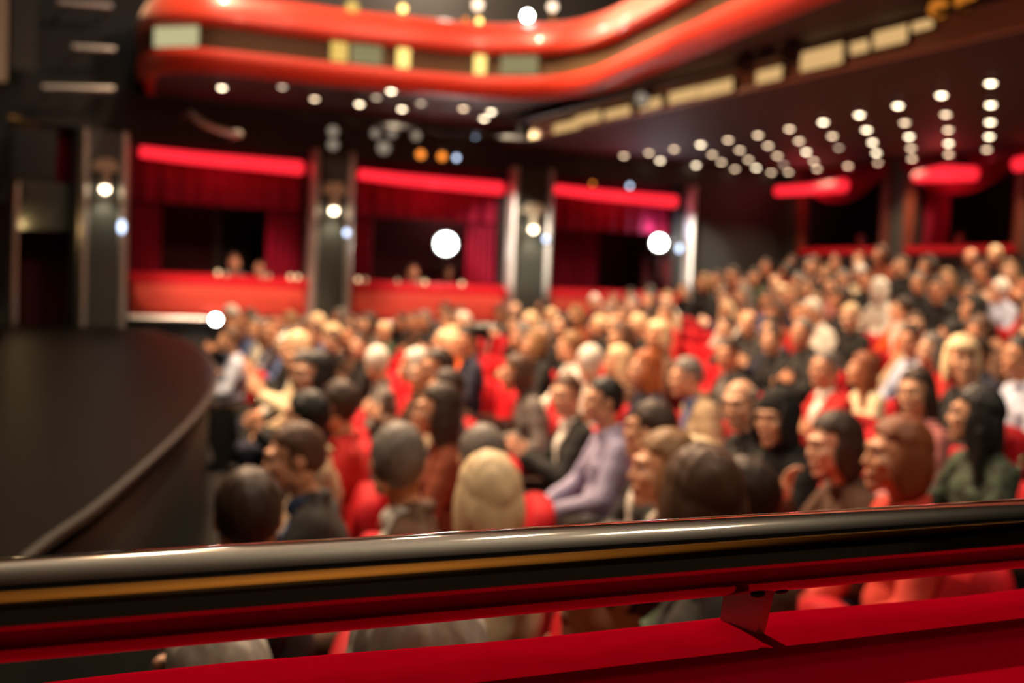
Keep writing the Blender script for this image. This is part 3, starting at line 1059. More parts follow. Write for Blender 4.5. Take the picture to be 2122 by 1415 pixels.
# glowing panels that imitate lamp reflections in the brass band
for x0, x1, l, lab in ((326, 416, 'panel_cream', 'cream lit panel at the left end of the brass band'),
                       (684, 718, 'panel_gold', 'narrow gold lit panel in the brass band, left of the olive one'),
                       (726, 790, 'panel_olive', 'olive lit panel in the middle of the brass band'),
                       (822, 848, 'lamp_gold', 'narrow bright gold lamp right of the olive panel in the brass band'),
                       (984, 1008, 'lamp_gold', 'narrow bright gold lamp nearest the corner of the brass band'),
                       (1042, 1118, 'panel_olive', 'olive lit panel at the corner of the brass band')):
    p0, t0 = plane_v_at(x0, 100)
    p1, t1 = plane_v_at(x1, 100)
    mid = (p0 + p1) / 2
    t = Vector((p1.x - p0.x, p1.y - p0.y, 0)).normalized()
    nn = Vector((t.y, -t.x, 0))
    half = (Vector((p1.x - p0.x, p1.y - p0.y, 0))).length / 2
    z0 = BZ + 0.415
    k = empty('lit_panel', (mid.x, mid.y, z0), math.atan2(t.y, t.x))
    tag(k, lab, 'light panel', 'lit panels of the balcony front')
    b = MB()
    b.box((-half - 0.02, -0.05, -0.13), (half + 0.02, 0.02, 0.13))
    b.build('frame', M['brass'], k, smooth=False)  # added, made only for the imitated lamp reflection
    b = MB()
    hz = 0.118
    b.box((-half, -0.075, -hz), (half, -0.052, hz))
    mt = M[l] if l != 'lamp_gold' else M['panel_gold_bright']
    b.build('diffuser', mt, k, smooth=False)
# lamps along the top of the balcony front
for x, y, l, r, lab in ((730, 16, 'panel_gold', 0.09, 'dim gold lamp on the balcony rail, leftmost of its row'), (835, 18, 'lamp_gold', 0.05, 'bright gold lamp on the balcony rail'),
                        (965, 41, 'lamp_amber', 0.03, 'dim orange lamp on the balcony rail'), (993, 44, 'lamp_gold', 0.042, 'orange lamp on the balcony rail beside the dim one'),
                        (1093, 33, 'lamp_white', 0.06, 'white lamp at the corner of the balcony rail'), (1145, 14, 'lamp_dim', 0.06, 'pale lamp above the corner of the balcony'),
                        (990, 10, 'lamp_dim', 0.07, 'pale lamp above the middle of the balcony')):
    p, t = plane_v_at(x, y)
    back = Vector((-t.y, t.x, 0))
    d = ray(x, y)
    zb = BZ + 0.96
    p = p + d * ((0.05 if p.z > zb else -0.24) / d.length)
    k = empty('rail_lamp', (p.x, p.y, zb))
    tag(k, lab, 'lamp', 'lamps along the balcony rail')
    b = MB()
    b.tube([Vector((d.x, d.y, 0)) * (0.0 if p.z > zb else 0.2), (0, 0, p.z - zb)], 0.015, 8)
    b.build('stem', M['gold'], k)
    b = MB()
    b.ellipsoid((0, 0, p.z - zb), (r, r, r), None, 14, 10)
    b.build('globe', M[l], k)

# lit cream fascia of the rear balcony ceiling with its warm light boxes and the rig bar in front of it
b = MB()
b.box((7.44, 1.0, SOFFIT - 0.02), (7.52, 15.6, SOFFIT + 0.32))
tag(b.build('trim_2', M['cream'], smooth=False), kind='structure')
FP = [(1150, 1204, 262, 18), (1196, 1246, 246, 20), (1256, 1308, 234, 18), (1330, 1372, 216, 20), (1390, 1448, 198, 24), (1452, 1520, 184, 26), (1572, 1622, 156, 26), (1664, 1748, 120, 40), (1768, 1802, 98, 24), (1816, 1882, 72, 44), (1896, 1936, 45, 34)]
for j, (x0, x1, y, h) in enumerate(FP):
    p0, p1 = on_rear(x0, y, 7.40), on_rear(x1, y, 7.40)
    m = (p0 + p1) / 2
    sc = project(m)[2] / PXF
    half = abs(p0.y - p1.y) / 2
    k = empty('light_box', (7.40, m.y, m.z))
    tag(k, 'warm cream light box on the rear ceiling fascia, %s from its far end' % ORD[j + 1], 'light box', 'light boxes on the rear fascia')
    b = MB()
    b.box((-0.01, -half - 0.01, -h * sc / 2 - 0.01), (0.04, half + 0.01, h * sc / 2 + 0.01))
    b.build('casing', M['black_metal'], k, smooth=False)
    b = MB()
    b.puff([(-half, -h * sc / 2), (half, -h * sc / 2), (half, h * sc / 2), (-half, h * sc / 2)], 0.03, 0.03, Matrix(((0, 0, -1, -0.02), (1, 0, 0, 0), (0, 1, 0, 0), (0, 0, 0, 1))))
    b.build('diffuser', M['panel_warm'], k, angle=50)
b = MB()
b.tube([(7.05, 2.0, EYE + 2.34), (7.05, 15.0, EYE + 2.34)], 0.03, 10)
for v in (3.0, 6.0, 9.0, 12.0, 14.6):
    b.tube([(7.05, v, EYE + 2.34), (7.05, v, EYE + 2.44)], 0.012, 8)
tag(b.build('rig_bar', M['black_metal']), 'long dark lighting bar in front of the rear ceiling fascia', 'bar')
for j, (x, y, l) in enumerate([(1330, 205, 'lamp_faint'), (1545, 130, 'black_metal'), (1590, 95, 'black_metal'), (1640, 110, 'black_metal'), (1945, 18, 'lamp_amber_dim'), (2000, 0, 'lamp_amber_dim')]):
    p = on_rear(x, y, 7.05)
    stage_light('stage_light', p, Vector((-0.6, -0.5, -0.5)) if l != 'lamp_amber_dim' else Vector((-0.6, -0.9, -0.5)), l,
                '%s stage light on the long bar by the rear fascia, %s from its far end' % ('amber' if l == 'lamp_amber_dim' else 'dark', ORD[j + 1]), 'stage lights on the long bar', 0.9, max(0.05, EYE + 2.34 - p.z - 0.18))

# ------------------------------------------------------------------ rear boxes: frames, swags, red lamps, curtains
for i, (a, c) in enumerate(RB):
    nm = ('left', 'right')[i]
    f = empty('window_%d' % (i + 1), (UB, (a + c) / 2, RZ0))
    tag(f, kind='structure')
    w, h = (c - a) / 2, RZ1 - RZ0
    b = MB()
    for s in (-1, 1):
        b.box((-0.05, s * w - 0.07, -0.1), (0.05, s * w + 0.07, h))
    b.box((-0.05, -w, -0.12), (0.05, w, 0.0))
    b.build('window_frame', M['frame_red'], f, smooth=False)
    b = MB()
    b.box((-0.09, -w + 0.05, -0.06), (0.03, w - 0.05, 0.05))
    b.build('window_sill', M['velvet'], f, smooth=False)
    # swag: a draped cloth with catenary folds
    b = MB()
    rows, cols = 10, 24
    fr = []
    for r_ in range(rows + 1):
        for q in range(cols + 1):
            t = q / cols
            drop = (4 * t * (1 - t)) * 0.46 + 0.12
            z = RZ1 + 0.10 - drop * (r_ / rows)
            dd = 0.10 + 0.05 * math.sin(r_ * 1.9) * (4 * t * (1 - t)) + 0.10 * math.sin(math.pi * r_ / rows) * (4 * t * (1 - t))
            fr.append(Vector((UB - dd, a - 0.12 + (c - a + 0.24) * t, z)))
    bk = [p + Vector((0.02, 0, 0)) for p in fr]
    wv = cols + 1
    fs = []
    for r_ in range(rows):
        for q in range(cols):
            A = r_ * wv + q
            fs += [(A, A + 1, A + wv + 1, A + wv), (len(fr) + A, len(fr) + A + wv, len(fr) + A + wv + 1, len(fr) + A + 1)]
    b.add(fr + bk, fs)
    tag(b.build('swag', M['curtain']), 'draped red swag over the %s rear box' % nm, 'drape', 'swags of the rear boxes')
    px = [((1612, 396), (1672, 392), (1748, 384)), ((1898, 366), (1955, 359), (2018, 360))][i]
    pts = [on_rear(x, y, UB - 0.28) for x, y in px]
    k = empty('light_tube', pts[1])
    tag(k, 'glowing red light tube over the swag of the %s rear box' % nm, 'lamp', 'red light tubes of the boxes')
    b = MB()
    b.tube([q - pts[1] for q in pts], [0.085, 0.085, 0.11] if i == 0 else [0.08, 0.12, 0.10], 14)
    b.build('tube', M['red_tube'], k)
    b = MB()
    b.box((0.02, -0.3, 0.10), (0.12, 0.3, 0.16))
    b.build('batten', M['black_metal'], k, smooth=False)
    point('rear_box_red_light', pts[1] + Vector((-0.22, -0.1, -0.16)), 9, (1.0, 0.10, 0.10), 0.06)
    if i == 1:
        for side, (y0_, y1_) in (('left', (c - 0.52, c - 0.03)), ('right', (a + 0.03, a + 0.40))):
            b = MB()
            pleated(b, y0_, y1_, UB + 0.30, RZ0 - 0.3, RZ1, 5, 0.03, along='v')
            tag(b.build('curtain', M['curtain']), '%s red curtain inside the right rear box' % side, 'curtain', 'curtains of the boxes')
        point('rear_box_curtain_light', (UB + 0.1, (a + c) / 2, RZ1 - 0.3), 8, (1.0, 0.12, 0.2), 0.05)
point('rear_box_blue_light', (UB + 0.5, 14.85, RZ0 + 0.22), 0.9, (0.25, 0.2, 1.0), 0.04)
p = on_rear(2118, 340, UB - 0.25)
k = empty('light_tube', p)
tag(k, 'glowing red light tube at the right edge over the next rear box', 'lamp', 'red light tubes of the boxes')
b = MB()
b.tube([(0, 0.10, 0), (0, -0.6, 0.05)], 0.09, 14)
b.build('tube', M['red_tube'], k)

# ------------------------------------------------------------------ the viewer's own handrail and velvet ledge
RV, RH, RR = 0.83, EYE - 0.2295, 0.0345
rail = empty('handrail', (0.6, RV, RH))
tag(rail, 'polished dark chrome handrail on a steel bracket above the red velvet ledge', 'handrail')
b = MB()
b.tube([(-2.6, 0, 0), (-1.0, 0, 0), (0.6, 0, 0), (2.8, 0, 0)], RR, 96)
b.build('rail_tube', M['rail'], rail, angle=60)
b = MB()
LZ = EYE - 0.304
# a steel plate across the rail, narrowing a little to its slanted foot on the ledge
side = [(0.050, -0.015), (0.056, -0.0805), (0.004, -0.0845), (-0.014, -0.020)]
for uu in (0.040, -1.55, 2.05):
    b = MB()
    b.rings([[Vector((u + uu, y, z)) for y, z in side] for u in (0.0, 0.0095)])
    o = b.build('bracket', M['bracket_face'], rail, smooth=False)
    b = MB()
    for (u, y) in ((-0.012, 0.012), (-0.008, 0.0), (-0.01, -0.012), (0.016, 0.006), (0.018, -0.008)):
        b.ellipsoid((u + uu, y, -RR * 0.97), (0.008, 0.004, 0.003), None, 10, 6)
    b.build('weld', M['black_metal'], o)

ledge = empty('balustrade', (0.6, 0.7, EYE - 0.42))
tag(ledge, 'red velvet covered balustrade ledge along the bottom of the picture', 'balustrade')
rings = []
ns = 60
for i in range(ns + 1):
    u = -2.6 + 5.6 * i / ns
    wob = 0.004 * math.sin(u * 5.0 + 0.6) + 0.003 * math.sin(u * 11.0)
    prof = [(0.585, 0.02), (0.585, 0.095), (0.60, 0.113), (0.63, 0.116), (0.70, 0.116), (0.80, 0.116), (0.85, 0.116), (0.885, 0.1145), (0.910, 0.108), (0.926, 0.092), (0.932, 0.065), (0.932, 0.02)]
    rings.append([Vector((u - 0.6, y - 0.7 + (wob if y > 0.88 else 0), z + (wob * 0.3 if y > 0.85 else 0))) for y, z in prof])
b = MB()
b.rings(rings)
b.build('velvet_ledge', M['ledge_velvet'], ledge, angle=70)
# SEATS-AND-PEOPLE
# ------------------------------------------------------------------ theatre seats
def seat_outline(w, z0, z1, r):
    """Upright panel with a rounded head: points (y, z)."""
    pts = [(-w * 0.94, z0), (w * 0.94, z0), (w, z0 + 0.10)]
    for j in range(13):
        a = j * math.pi / 12
        cx = math.copysign(abs(math.cos(a)) ** 0.62, math.cos(a))
        pts.append((w * cx, z1 - r + r * abs(math.sin(a)) ** 0.8))
    pts.append((-w, z0 + 0.10))
    return pts


def seat_parts(up=False):
    """(name, mesh maker, material) of one theatre seat; it faces local -x, its origin on the floor under the cushion."""
    parts = []
    lean = Matrix.Translation((0.22, 0, 0.40)) @ Matrix.Rotation(math.radians(9), 4, 'Y') @ Matrix.Translation((0, 0, -0.40))
    face = Matrix(((0, 0, -1, 0), (1, 0, 0, 0), (0, 1, 0, 0), (0, 0, 0, 1)))       # panel x -> y, panel y -> z, panel z -> -x
    b = MB()
    b.puff(seat_outline(0.245, 0.30, 0.93, 0.17), 0.09, 0.03, lean @ face)
    parts.append(('backrest', b, 'velvet'))
    b = MB()
    path = [(-0.249, 0.80 - 0.01175 * j) for j in range(37)] + [(-0.247 + 0.494 * j / 42, 0.365) for j in range(43)] + [(0.249, 0.377 + 0.01175 * j) for j in range(37)]
    b.tube([lean @ Vector((-0.010, y, z)) for y, z in path], [0.012 if j % 4 == 0 else 0.004 for j in range(len(path))], 6)      # nail heads on a fine strip
    parts.append(('nailhead_trim', b, 'stud'))
    b = MB()
    out = []
    for j in range(24):
        a = 2 * math.pi * j / 24
        out.append((0.24 * math.copysign(abs(math.cos(a)) ** 0.45, math.cos(a)), 0.225 * math.copysign(abs(math.sin(a)) ** 0.45, math.sin(a))))
    if up:
        mx = Matrix.Translation((0.05, 0, 0.66)) @ Matrix.Rotation(math.radians(-78), 4, 'Y')
    else:
        mx = Matrix.Translation((0.0, 0, 0.365))
    b.puff(out, 0.10, 0.02, mx)
    parts.append(('seat_cushion', b, 'velvet'))
    for s in (-1, 1):
        b = MB()
        b.rings([[Vector((x, s * 0.262 + dy, z)) for dy, z in ((-0.018, 0.60), (0.018, 0.60), (0.018, 0.625), (0.010, 0.64), (-0.010, 0.64), (-0.018, 0.625))] for x in (-0.26, 0.22)])
        parts.append(('armrest', b, 'wood'))
        b = MB()
        b.rings([[Vector((x, s * 0.262 + dy, z)) for x, z in ((-0.10, 0.0), (0.16, 0.0), (0.22, 0.60), (-0.22, 0.60), (-0.24, 0.45))] for dy in (-0.014, 0.014)])
        parts.append(('side_panel', b, 'black_metal'))
    return parts


SEATLIB = {}
for up in (False, True):
    lib = []
    whole = MB()
    mats = ['velvet', 'stud', 'wood', 'black_metal']
    for nm, b, mt in seat_parts(up):
        lib.append((nm, b.mesh(nm, [M[mt]], True, True, 50)))
        whole.cur = mats.index(mt)
        whole.add(b.v, b.f)
    SEATLIB[up] = (lib, whole.mesh('theatre_seat', [M[m] for m in mats], True, True, 50))


def put_seat(loc, rz, up, near, label, group):
    lib, whole = SEATLIB[up]
    if near:
        k = empty('theatre_seat', loc, rz)
        for nm, me in lib:
            c = bpy.data.objects.new(nm, me)
            COL.objects.link(c)
            c.parent = k
    else:
        k = bpy.data.objects.new('theatre_seat', whole)
        k.location, k.rotation_euler = loc, (0, 0, rz)
        COL.objects.link(k)
    tag(k, label, 'seat', group)
    return k


# ------------------------------------------------------------------ seated people
HEAD0 = Vector((0.03, 0.0, 1.225))


def head_shapes(b, mx):
    E_ = lambda c, r: b.ellipsoid(c, r, mx, 18, 12)
    E_((0.014, 0, 0.026), (0.097, 0.077, 0.094))
    E_((-0.030, 0, -0.035), (0.070, 0.060, 0.083))
    E_((-0.076, 0, -0.100), (0.026, 0.030, 0.022))
    C_ = lambda p, r, q, s: b.capsule(mx @ Vector(p), r, mx @ Vector(q), s, 10)
    C_((-0.092, 0, 0.014), 0.009, (-0.112, 0, -0.027), 0.0115)
    C_((-0.102, -0.012, -0.031), 0.0085, (-0.102, 0.012, -0.031), 0.0085)
    C_((-0.082, -0.046, 0.030), 0.014, (-0.089, 0.0, 0.030), 0.016)
    C_((-0.082, 0.046, 0.030), 0.014, (-0.089, 0.0, 0.030), 0.016)
    for s in (-1, 1):
        E_((-0.064, s * 0.042, -0.022), (0.030, 0.024, 0.026))
        E_((0.012, s * 0.080, -0.004), (0.026, 0.011, 0.034))
        E_((-0.079, s * 0.033, 0.008), (0.015, 0.015, 0.012))
        E_((0.01, s * 0.052, -0.06), (0.05, 0.02, 0.045))
    C_((-0.097, -0.020, -0.064), 0.008, (-0.097, 0.020, -0.064), 0.008)
    C_((-0.095, -0.016, -0.075), 0.009, (-0.095, 0.016, -0.075), 0.009)


def hand_shapes(b, wrist, d, palm, side, curl):
    """Palm, four unequal bent fingers and a thumb. D: along the fingers, PALM: direction the palm faces, SIDE: towards the thumb."""
    wrist, d = Vector(wrist), Vector(d).normalized()
    palm = (Vector(palm) - d * Vector(palm).dot(d)).normalized()
    t = d.cross(palm).normalized()
    if t.dot(Vector(side)) < 0:
        t = -t
    b.capsule(wrist, 0.024, wrist + d * 0.03, 0.027, 10)
    for k in range(4):
        off = t * (0.030 - 0.020 * k)
        b.capsule(wrist + d * 0.02 + off * 0.7, 0.015, wrist + d * 0.088 + off, 0.012, 8)
    for k, ln in enumerate((0.068, 0.078, 0.072, 0.056)):
        p = wrist + d * 0.088 + t * (0.033 - 0.022 * k)
        ang = curl * (0.8 + 0.12 * k)
        dirv = d
        r = 0.0088
        for j, fr in enumerate((0.45, 0.32, 0.23)):
            a = ang * (j + 0.5)
            dirv = d * math.cos(a) + palm * math.sin(a) + t * (0.05 - 0.035 * k)
            q = p + dirv.normalized() * ln * fr
            b.capsule(p, r, q, r * 0.92, 8)
            p, r = q, r * 0.92
    p = wrist + d * 0.025 + t * 0.024
    q = p + (d * 0.55 + t * 0.75 + palm * 0.25).normalized() * 0.042
    b.capsule(p, 0.013, q, 0.011, 8)
    b.capsule(q, 0.011, q + (d * 0.9 + t * 0.25 + palm * 0.3).normalized() * 0.032, 0.009, 8)


ARMS = {   # elbow, wrist, finger direction, palm direction for the +y side; the -y side mirrors unless given
    'lap': [((-0.02, 0.265, 0.745), (-0.235, 0.115, 0.655), (-0.7, -0.65, -0.25), (0, 0, -1))],
    'rest': [((0.02, 0.285, 0.72), (-0.235, 0.265, 0.685), (-1, -0.1, -0.2), (0, 0, -1))],
    'chin': [((-0.10, 0.225, 0.76), (-0.150, 0.090, 1.02), (0.05, -0.35, 1.0), (0.6, -0.8, 0.1)), ((-0.02, 0.265, 0.745), (-0.235, 0.08, 0.685), (-0.6, -0.75, -0.1), (0, 0, -1))],
    'clap': [((-0.05, 0.250, 0.76), (-0.255, 0.060, 0.865), (-0.6, -0.12, 0.8), (0, -1, 0))],
    'cross': [((-0.03, 0.262, 0.77), (-0.165, -0.055, 0.835), (0.15, -1.0, 0.10), (1, 0, 0)), ((-0.03, 0.262, 0.75), (-0.155, -0.065, 0.785), (0.1, -1.0, -0.1), (1, 0, 0))],
}
POSES = [('lap', 0, 0, 0), ('lap', 2, 35, 4), ('lap', 0, -35, 0), ('rest', -2, 15, 0), ('chin', 6, 10, 6), ('clap', 3, -10, 0), ('cross', 0, 25, 0), ('rest', 12, 0, 5), ('lap', 0, 75, 2), ('lap', 0, -75, 0), ('clap', 4, 45, 4), ('chin', 6, -25, 4)]


def frame(pose):
    arms, lean, yaw, pitch = pose
    piv = Vector((0.05, 0, 0.50))
    up = Matrix.Translation(piv) @ Matrix.Rotation(math.radians(-lean), 4, 'Y') @ Matrix.Translation(-piv)
    hd = up @ Matrix.Translation(HEAD0) @ Matrix.Rotation(math.radians(lean * 0.7 - pitch), 4, 'Y') @ Matrix.Rotation(math.radians(yaw), 4, 'Z')
    return up, hd


def arm_points(pose, up):
    out = []
    spec = ARMS[pose[0]]
    for s, a in ((1, spec[0]), (-1, spec[-1])):
        f = lambda p: Vector((p[0], p[1] * s, p[2]))
        sh = up @ Vector((0.085, 0.168 * s, 0.985))
        el, wr = f(a[0]), f(a[1])
        if pose[0] != 'rest':
            el, wr = up @ el, up @ wr
        out.append((s, sh, el, wr, f(a[2]), f(a[3])))
    return out


def torso_shapes(b, up, g=0.0, low=True):
    E_ = lambda c, r: b.ellipsoid(c, (r[0] + g, r[1] + g, r[2] + g * 0.5), up, 20, 12)
    b.ellipsoid((0.045, 0, 0.555), (0.115 + g, 0.165 + g, 0.105), None, 20, 12)
    E_((0.065, 0, 0.69), (0.102, 0.142, 0.15))
    E_((0.085, 0, 0.87), (0.108, 0.160, 0.165))
    b.capsule(up @ Vector((0.088, -0.155, 0.985)), 0.058 + g, up @ Vector((0.088, 0.155, 0.985)), 0.058 + g, 12)
    for s in (-1, 1):
        b.capsule(up @ Vector((0.088, s * 0.11, 1.01)), 0.048 + g * 0.8, up @ Vector((0.082, s * 0.03, 1.055)), 0.045 + g * 0.6, 10)
        E_((0.03, s * 0.07, 0.875), (0.050, 0.065, 0.075))


def make_body(pose, name):
    up, hd = frame(pose)
    b = MB()
    torso_shapes(b, up)
    b.capsule(up @ Vector((0.080, 0, 1.03)), 0.056, up @ Vector((0.045, 0, 1.15)), 0.050, 12)
    head_shapes(b, hd)
    for s in (-1, 1):
        b.capsule((0.03, s * 0.09, 0.545), 0.088, (-0.385, s * 0.115, 0.525), 0.058, 12)
        b.capsule((-0.385, s * 0.115, 0.525), 0.058, (-0.365, s * 0.115, 0.30), 0.052, 12)
        b.capsule((-0.365, s * 0.115, 0.30), 0.052, (-0.35, s * 0.115, 0.085), 0.037, 12)
        b.ellipsoid((-0.395, s * 0.118, 0.042), (0.115, 0.042, 0.042), None, 14, 8)
    for s, sh, el, wr, fd, pd in arm_points(pose, up):
        b.capsule(sh, 0.052, el, 0.040, 12)
        b.capsule(el, 0.040, wr, 0.026, 12)
        hand_shapes(b, wr, fd, pd, Vector((-0.3, -s * 0.2, 1.0)) if pose[0] in ('clap', 'chin', 'cross') else Vector((-0.4, -s, 0.1)), 0.45)
    me = remeshed(b, name, 0.0066, 3, 0.5)
    for m in ('skin', 'eye_white', 'iris', 'lips', 'brow', 'shoe'):
        me.materials.append(M[m])
    inv = hd.inverted()
    idx = []
    for p in me.polygons:
        c = p.center
        k = 0
        if c.z < 0.085:
            k = 5
        elif c.z > 1.0:
            q = inv @ c
            ay = abs(q.y)
            if q.x < -0.070 and abs(q.z) < 0.13:
                if abs(ay - 0.033) < 0.015 and abs(q.z - 0.008) < 0.0075:
                    k = 2 if abs(ay - 0.033) < 0.006 else 1
                elif abs(q.z - 0.033) < 0.005 and 0.014 < ay < 0.050:
                    k = 4
                elif abs(q.z + 0.069) < 0.009 and ay < 0.024 and q.x < -0.088:
                    k = 3
        idx.append(k)
    me.polygons.foreach_set('material_index', idx)
    return me


def displace(me, fn):
    pts = [(v.co.copy(), v.normal.copy()) for v in me.vertices]
    flat = []
    for q, nn in pts:
        p = q + nn * fn(q)
        flat += [p.x, p.y, p.z]
    me.vertices.foreach_set('co', flat)
    me.update()


def make_top(pose, name, g, long=True):
    up, hd = frame(pose)
    b = MB()
    torso_shapes(b, up, g)
    for s, sh, el, wr, fd, pd in arm_points(pose, up):
        b.capsule(sh, 0.056 + g, el, 0.044 + g, 12)
        e2 = el + (wr - el) * 0.90
        b.capsule(el, 0.044 + g, e2, 0.031 + g, 12)
    n = 16
    b.tube([up @ Vector((0.075 + 0.062 * math.cos(a), 0.064 * math.sin(a), 1.065 + 0.018 * math.cos(a))) for a in [2 * math.pi * j / n for j in range(n + 1)]], 0.014 + g * 0.5, 8)
    me = remeshed(b, name, 0.010, 3, 0.5)
    # creases in the cloth
    displace(me, lambda q: mnoise.noise(Vector((q.x * 9, q.y * 9, q.z * 22))) * 0.006)
    me.materials.append(M['cloth'])
    me.update()
    return me


def make_shirt(top, pose, name):
    """The V of a shirt or blouse that shows at the open front of a jacket."""
    up, hd = frame(pose)
    inv = up.inverted()
    bm = bmesh.new()
    bm.from_mesh(top)
    bm.normal_update()
    dele = []
    for f in bm.faces:
        q = inv @ f.calc_center_median()
        n = (inv.to_3x3() @ f.normal)
        lim = 0.085 * (q.z - 0.72) / 0.33
        if not (0.72 < q.z < 1.09 and abs(q.y) < lim and n.x < -0.1 and q.x < 0.10):
            dele.append(f)
    bmesh.ops.delete(bm, geom=dele, context='FACES')
    ext = bmesh.ops.solidify(bm, geom=bm.faces[:], thickness=-0.006)
    me = bpy.data.meshes.new(name)
    bm.to_mesh(me)
    bm.free()
    me.polygons.foreach_set('use_smooth', [True] * len(me.polygons))
    me.materials.clear()
    me.materials.append(M['cloth'])
    return me


def make_trousers():
    b = MB()
    b.ellipsoid((0.04, 0, 0.548), (0.130, 0.180, 0.100), None, 20, 12)
    for s in (-1, 1):
        b.capsule((0.03, s * 0.09, 0.548), 0.098, (-0.388, s * 0.115, 0.525), 0.072, 12)
        b.capsule((-0.388, s * 0.115, 0.525), 0.072, (-0.362, s * 0.115, 0.12), 0.062, 12)
    me = remeshed(b, 'trousers', 0.011, 3, 0.5)
    displace(me, lambda q: mnoise.noise(q * 16) * 0.005)
    me.materials.append(M['cloth'])
    return me


def hair_cap(b, thick=1.0, low=-0.082, front=0.078, bald=False):
    """A closed cap that lies over the skull and dives under the skin at the face and the nape."""
    nu, nv = 36, 24
    rings = []
    for i in range(1, nv):
        th = math.pi * i / nv
        ring = []
        for j in range(nu):
            ph = 2 * math.pi * j / nu
            d = Vector((math.sin(th) * math.cos(ph), math.sin(th) * math.sin(ph), math.cos(th)))
            k = 1.0
            p = Vector((0.014 + d.x * (0.110 if d.x > 0 else 0.101) * thick, d.y * 0.089 * thick, 0.026 + d.z * 0.110 * thick))
            lump = mnoise.noise(Vector((d.x * 3, d.y * 7, d.z * 2))) * 0.05
            if p.x < -0.030 and p.z < front - abs(p.y) * 0.25:
                k = 0.70
            if p.z < low or (p.x < 0.0 and p.z < -0.03):
                k = 0.70
            if bald and p.z > 0.085 - 0.5 * max(0.0, 0.02 - p.x):
                k = 0.72
            ring.append(Vector((0.014, 0, 0.026)) + (p - Vector((0.014, 0, 0.026))) * (k + (lump if k == 1.0 else 0)))
        rings.append(ring)
    b.rings(rings)


def make_hair(kind):
    b = MB()
    I = None
    if kind == 'short':
        hair_cap(b)
    elif kind == 'balding':
        hair_cap(b, 0.97, -0.075, 0.05, True)
    elif kind in ('bob', 'fringe'):
        hair_cap(b, 1.05, -0.09)
        for s in (-1, 1):
            b.ellipsoid((0.02, s * 0.080, -0.040), (0.066, 0.024, 0.100))
        b.ellipsoid((0.075, 0, -0.035), (0.052, 0.088, 0.105))
        if kind == 'fringe':
            b.ellipsoid((-0.082, 0, 0.072), (0.026, 0.070, 0.030))
    elif kind in ('long', 'very_long'):
        hair_cap(b, 1.05, -0.09)
        e = 0.10 if kind == 'very_long' else 0.0
        for s in (-1, 1):
            b.ellipsoid((0.02, s * 0.082, -0.06), (0.062, 0.024, 0.12))
            b.capsule((0.03, s * 0.078, -0.06), 0.036, (0.035, s * 0.090, -0.23 - e), 0.022, 10)
        b.ellipsoid((0.080, 0, -0.08), (0.045, 0.092, 0.15))
        b.ellipsoid((0.095, 0, -0.19 - e), (0.034, 0.095, 0.14))
    elif kind == 'bun':
        hair_cap(b, 1.0, -0.05)
        b.ellipsoid((0.135, 0, 0.035), (0.042, 0.046, 0.042))
    elif kind == 'curly':
        hair_cap(b, 1.05, -0.08)
        rnd = random.Random(5)
        for _ in range(70):
            th, ph = math.acos(rnd.uniform(-0.45, 1)), rnd.uniform(-2.2, 2.2)
            b.ellipsoid((0.014 + 0.112 * math.sin(th) * math.cos(ph), 0.098 * math.sin(th) * math.sin(ph), 0.026 + 0.112 * math.cos(th)), (0.026, 0.026, 0.026), None, 8, 6)
    elif kind == 'headscarf':
        hair_cap(b, 1.09, -0.30, 0.052)
        for s in (-1, 1):
            b.ellipsoid((-0.02, s * 0.078, -0.03), (0.070, 0.022, 0.110))
        b.ellipsoid((0.03, 0, -0.10), (0.085, 0.088, 0.095))
        b.ellipsoid((0.05, 0, -0.21), (0.125, 0.155, 0.075))
    me = remeshed(b, 'hair', 0.0066, 2, 0.5)
    amp = {'short': 0.004, 'balding': 0.002, 'headscarf': 0.002}.get(kind, 0.005)
    displace(me, lambda q: amp * mnoise.noise(Vector((q.x * 38, q.y * 38, q.z * 9))))
    me.materials.append(M['hair'] if kind != 'headscarf' else M['cloth'])
    return me


BODY = [make_body(p, 'person') for p in POSES]
TOPS = {'sweater': [make_top(p, 'sweater', 0.012) for p in POSES], 'jacket': [make_top(p, 'jacket', 0.024) for p in POSES]}
SHIRT = [make_shirt(t, p, 'shirt_front') for t, p in zip(TOPS['jacket'], POSES)]
TROUSERS = make_trousers()
HAIR = {k: make_hair(k) for k in ('short', 'balding', 'bob', 'fringe', 'long', 'very_long', 'bun', 'curly', 'headscarf')}
HEADM = [frame(p)[1] for p in POSES]
HC = {'dark brown': S(58, 38, 27), 'black': S(30, 25, 22), 'brown': S(100, 66, 42), 'light brown': S(140, 102, 64), 'blonde': S(236, 208, 164), 'grey': S(150, 140, 126), 'white': S(235, 226, 205),
      'auburn': S(130, 68, 34), 'ginger': S(170, 90, 38)}
TC = {'black': S(24, 22, 21), 'charcoal': S(48, 44, 42), 'grey': S(120, 112, 106), 'white': S(232, 226, 214), 'cream': S(222, 205, 170), 'red': S(190, 28, 24), 'navy': S(30, 34, 54), 'blue': S(92, 112, 158),
      'brown': S(92, 62, 44), 'rust': S(130, 58, 28), 'pink': S(214, 140, 132), 'lavender': S(164, 158, 188), 'beige': S(178, 152, 120), 'green': S(62, 80, 58), 'coral': S(206, 62, 46), 'orange': S(226, 96, 28), 'pale blue': S(190, 200, 224)}
SKIN = [S(232, 176, 140), S(222, 160, 124), S(238, 188, 156), S(214, 150, 112), S(180, 120, 84)]


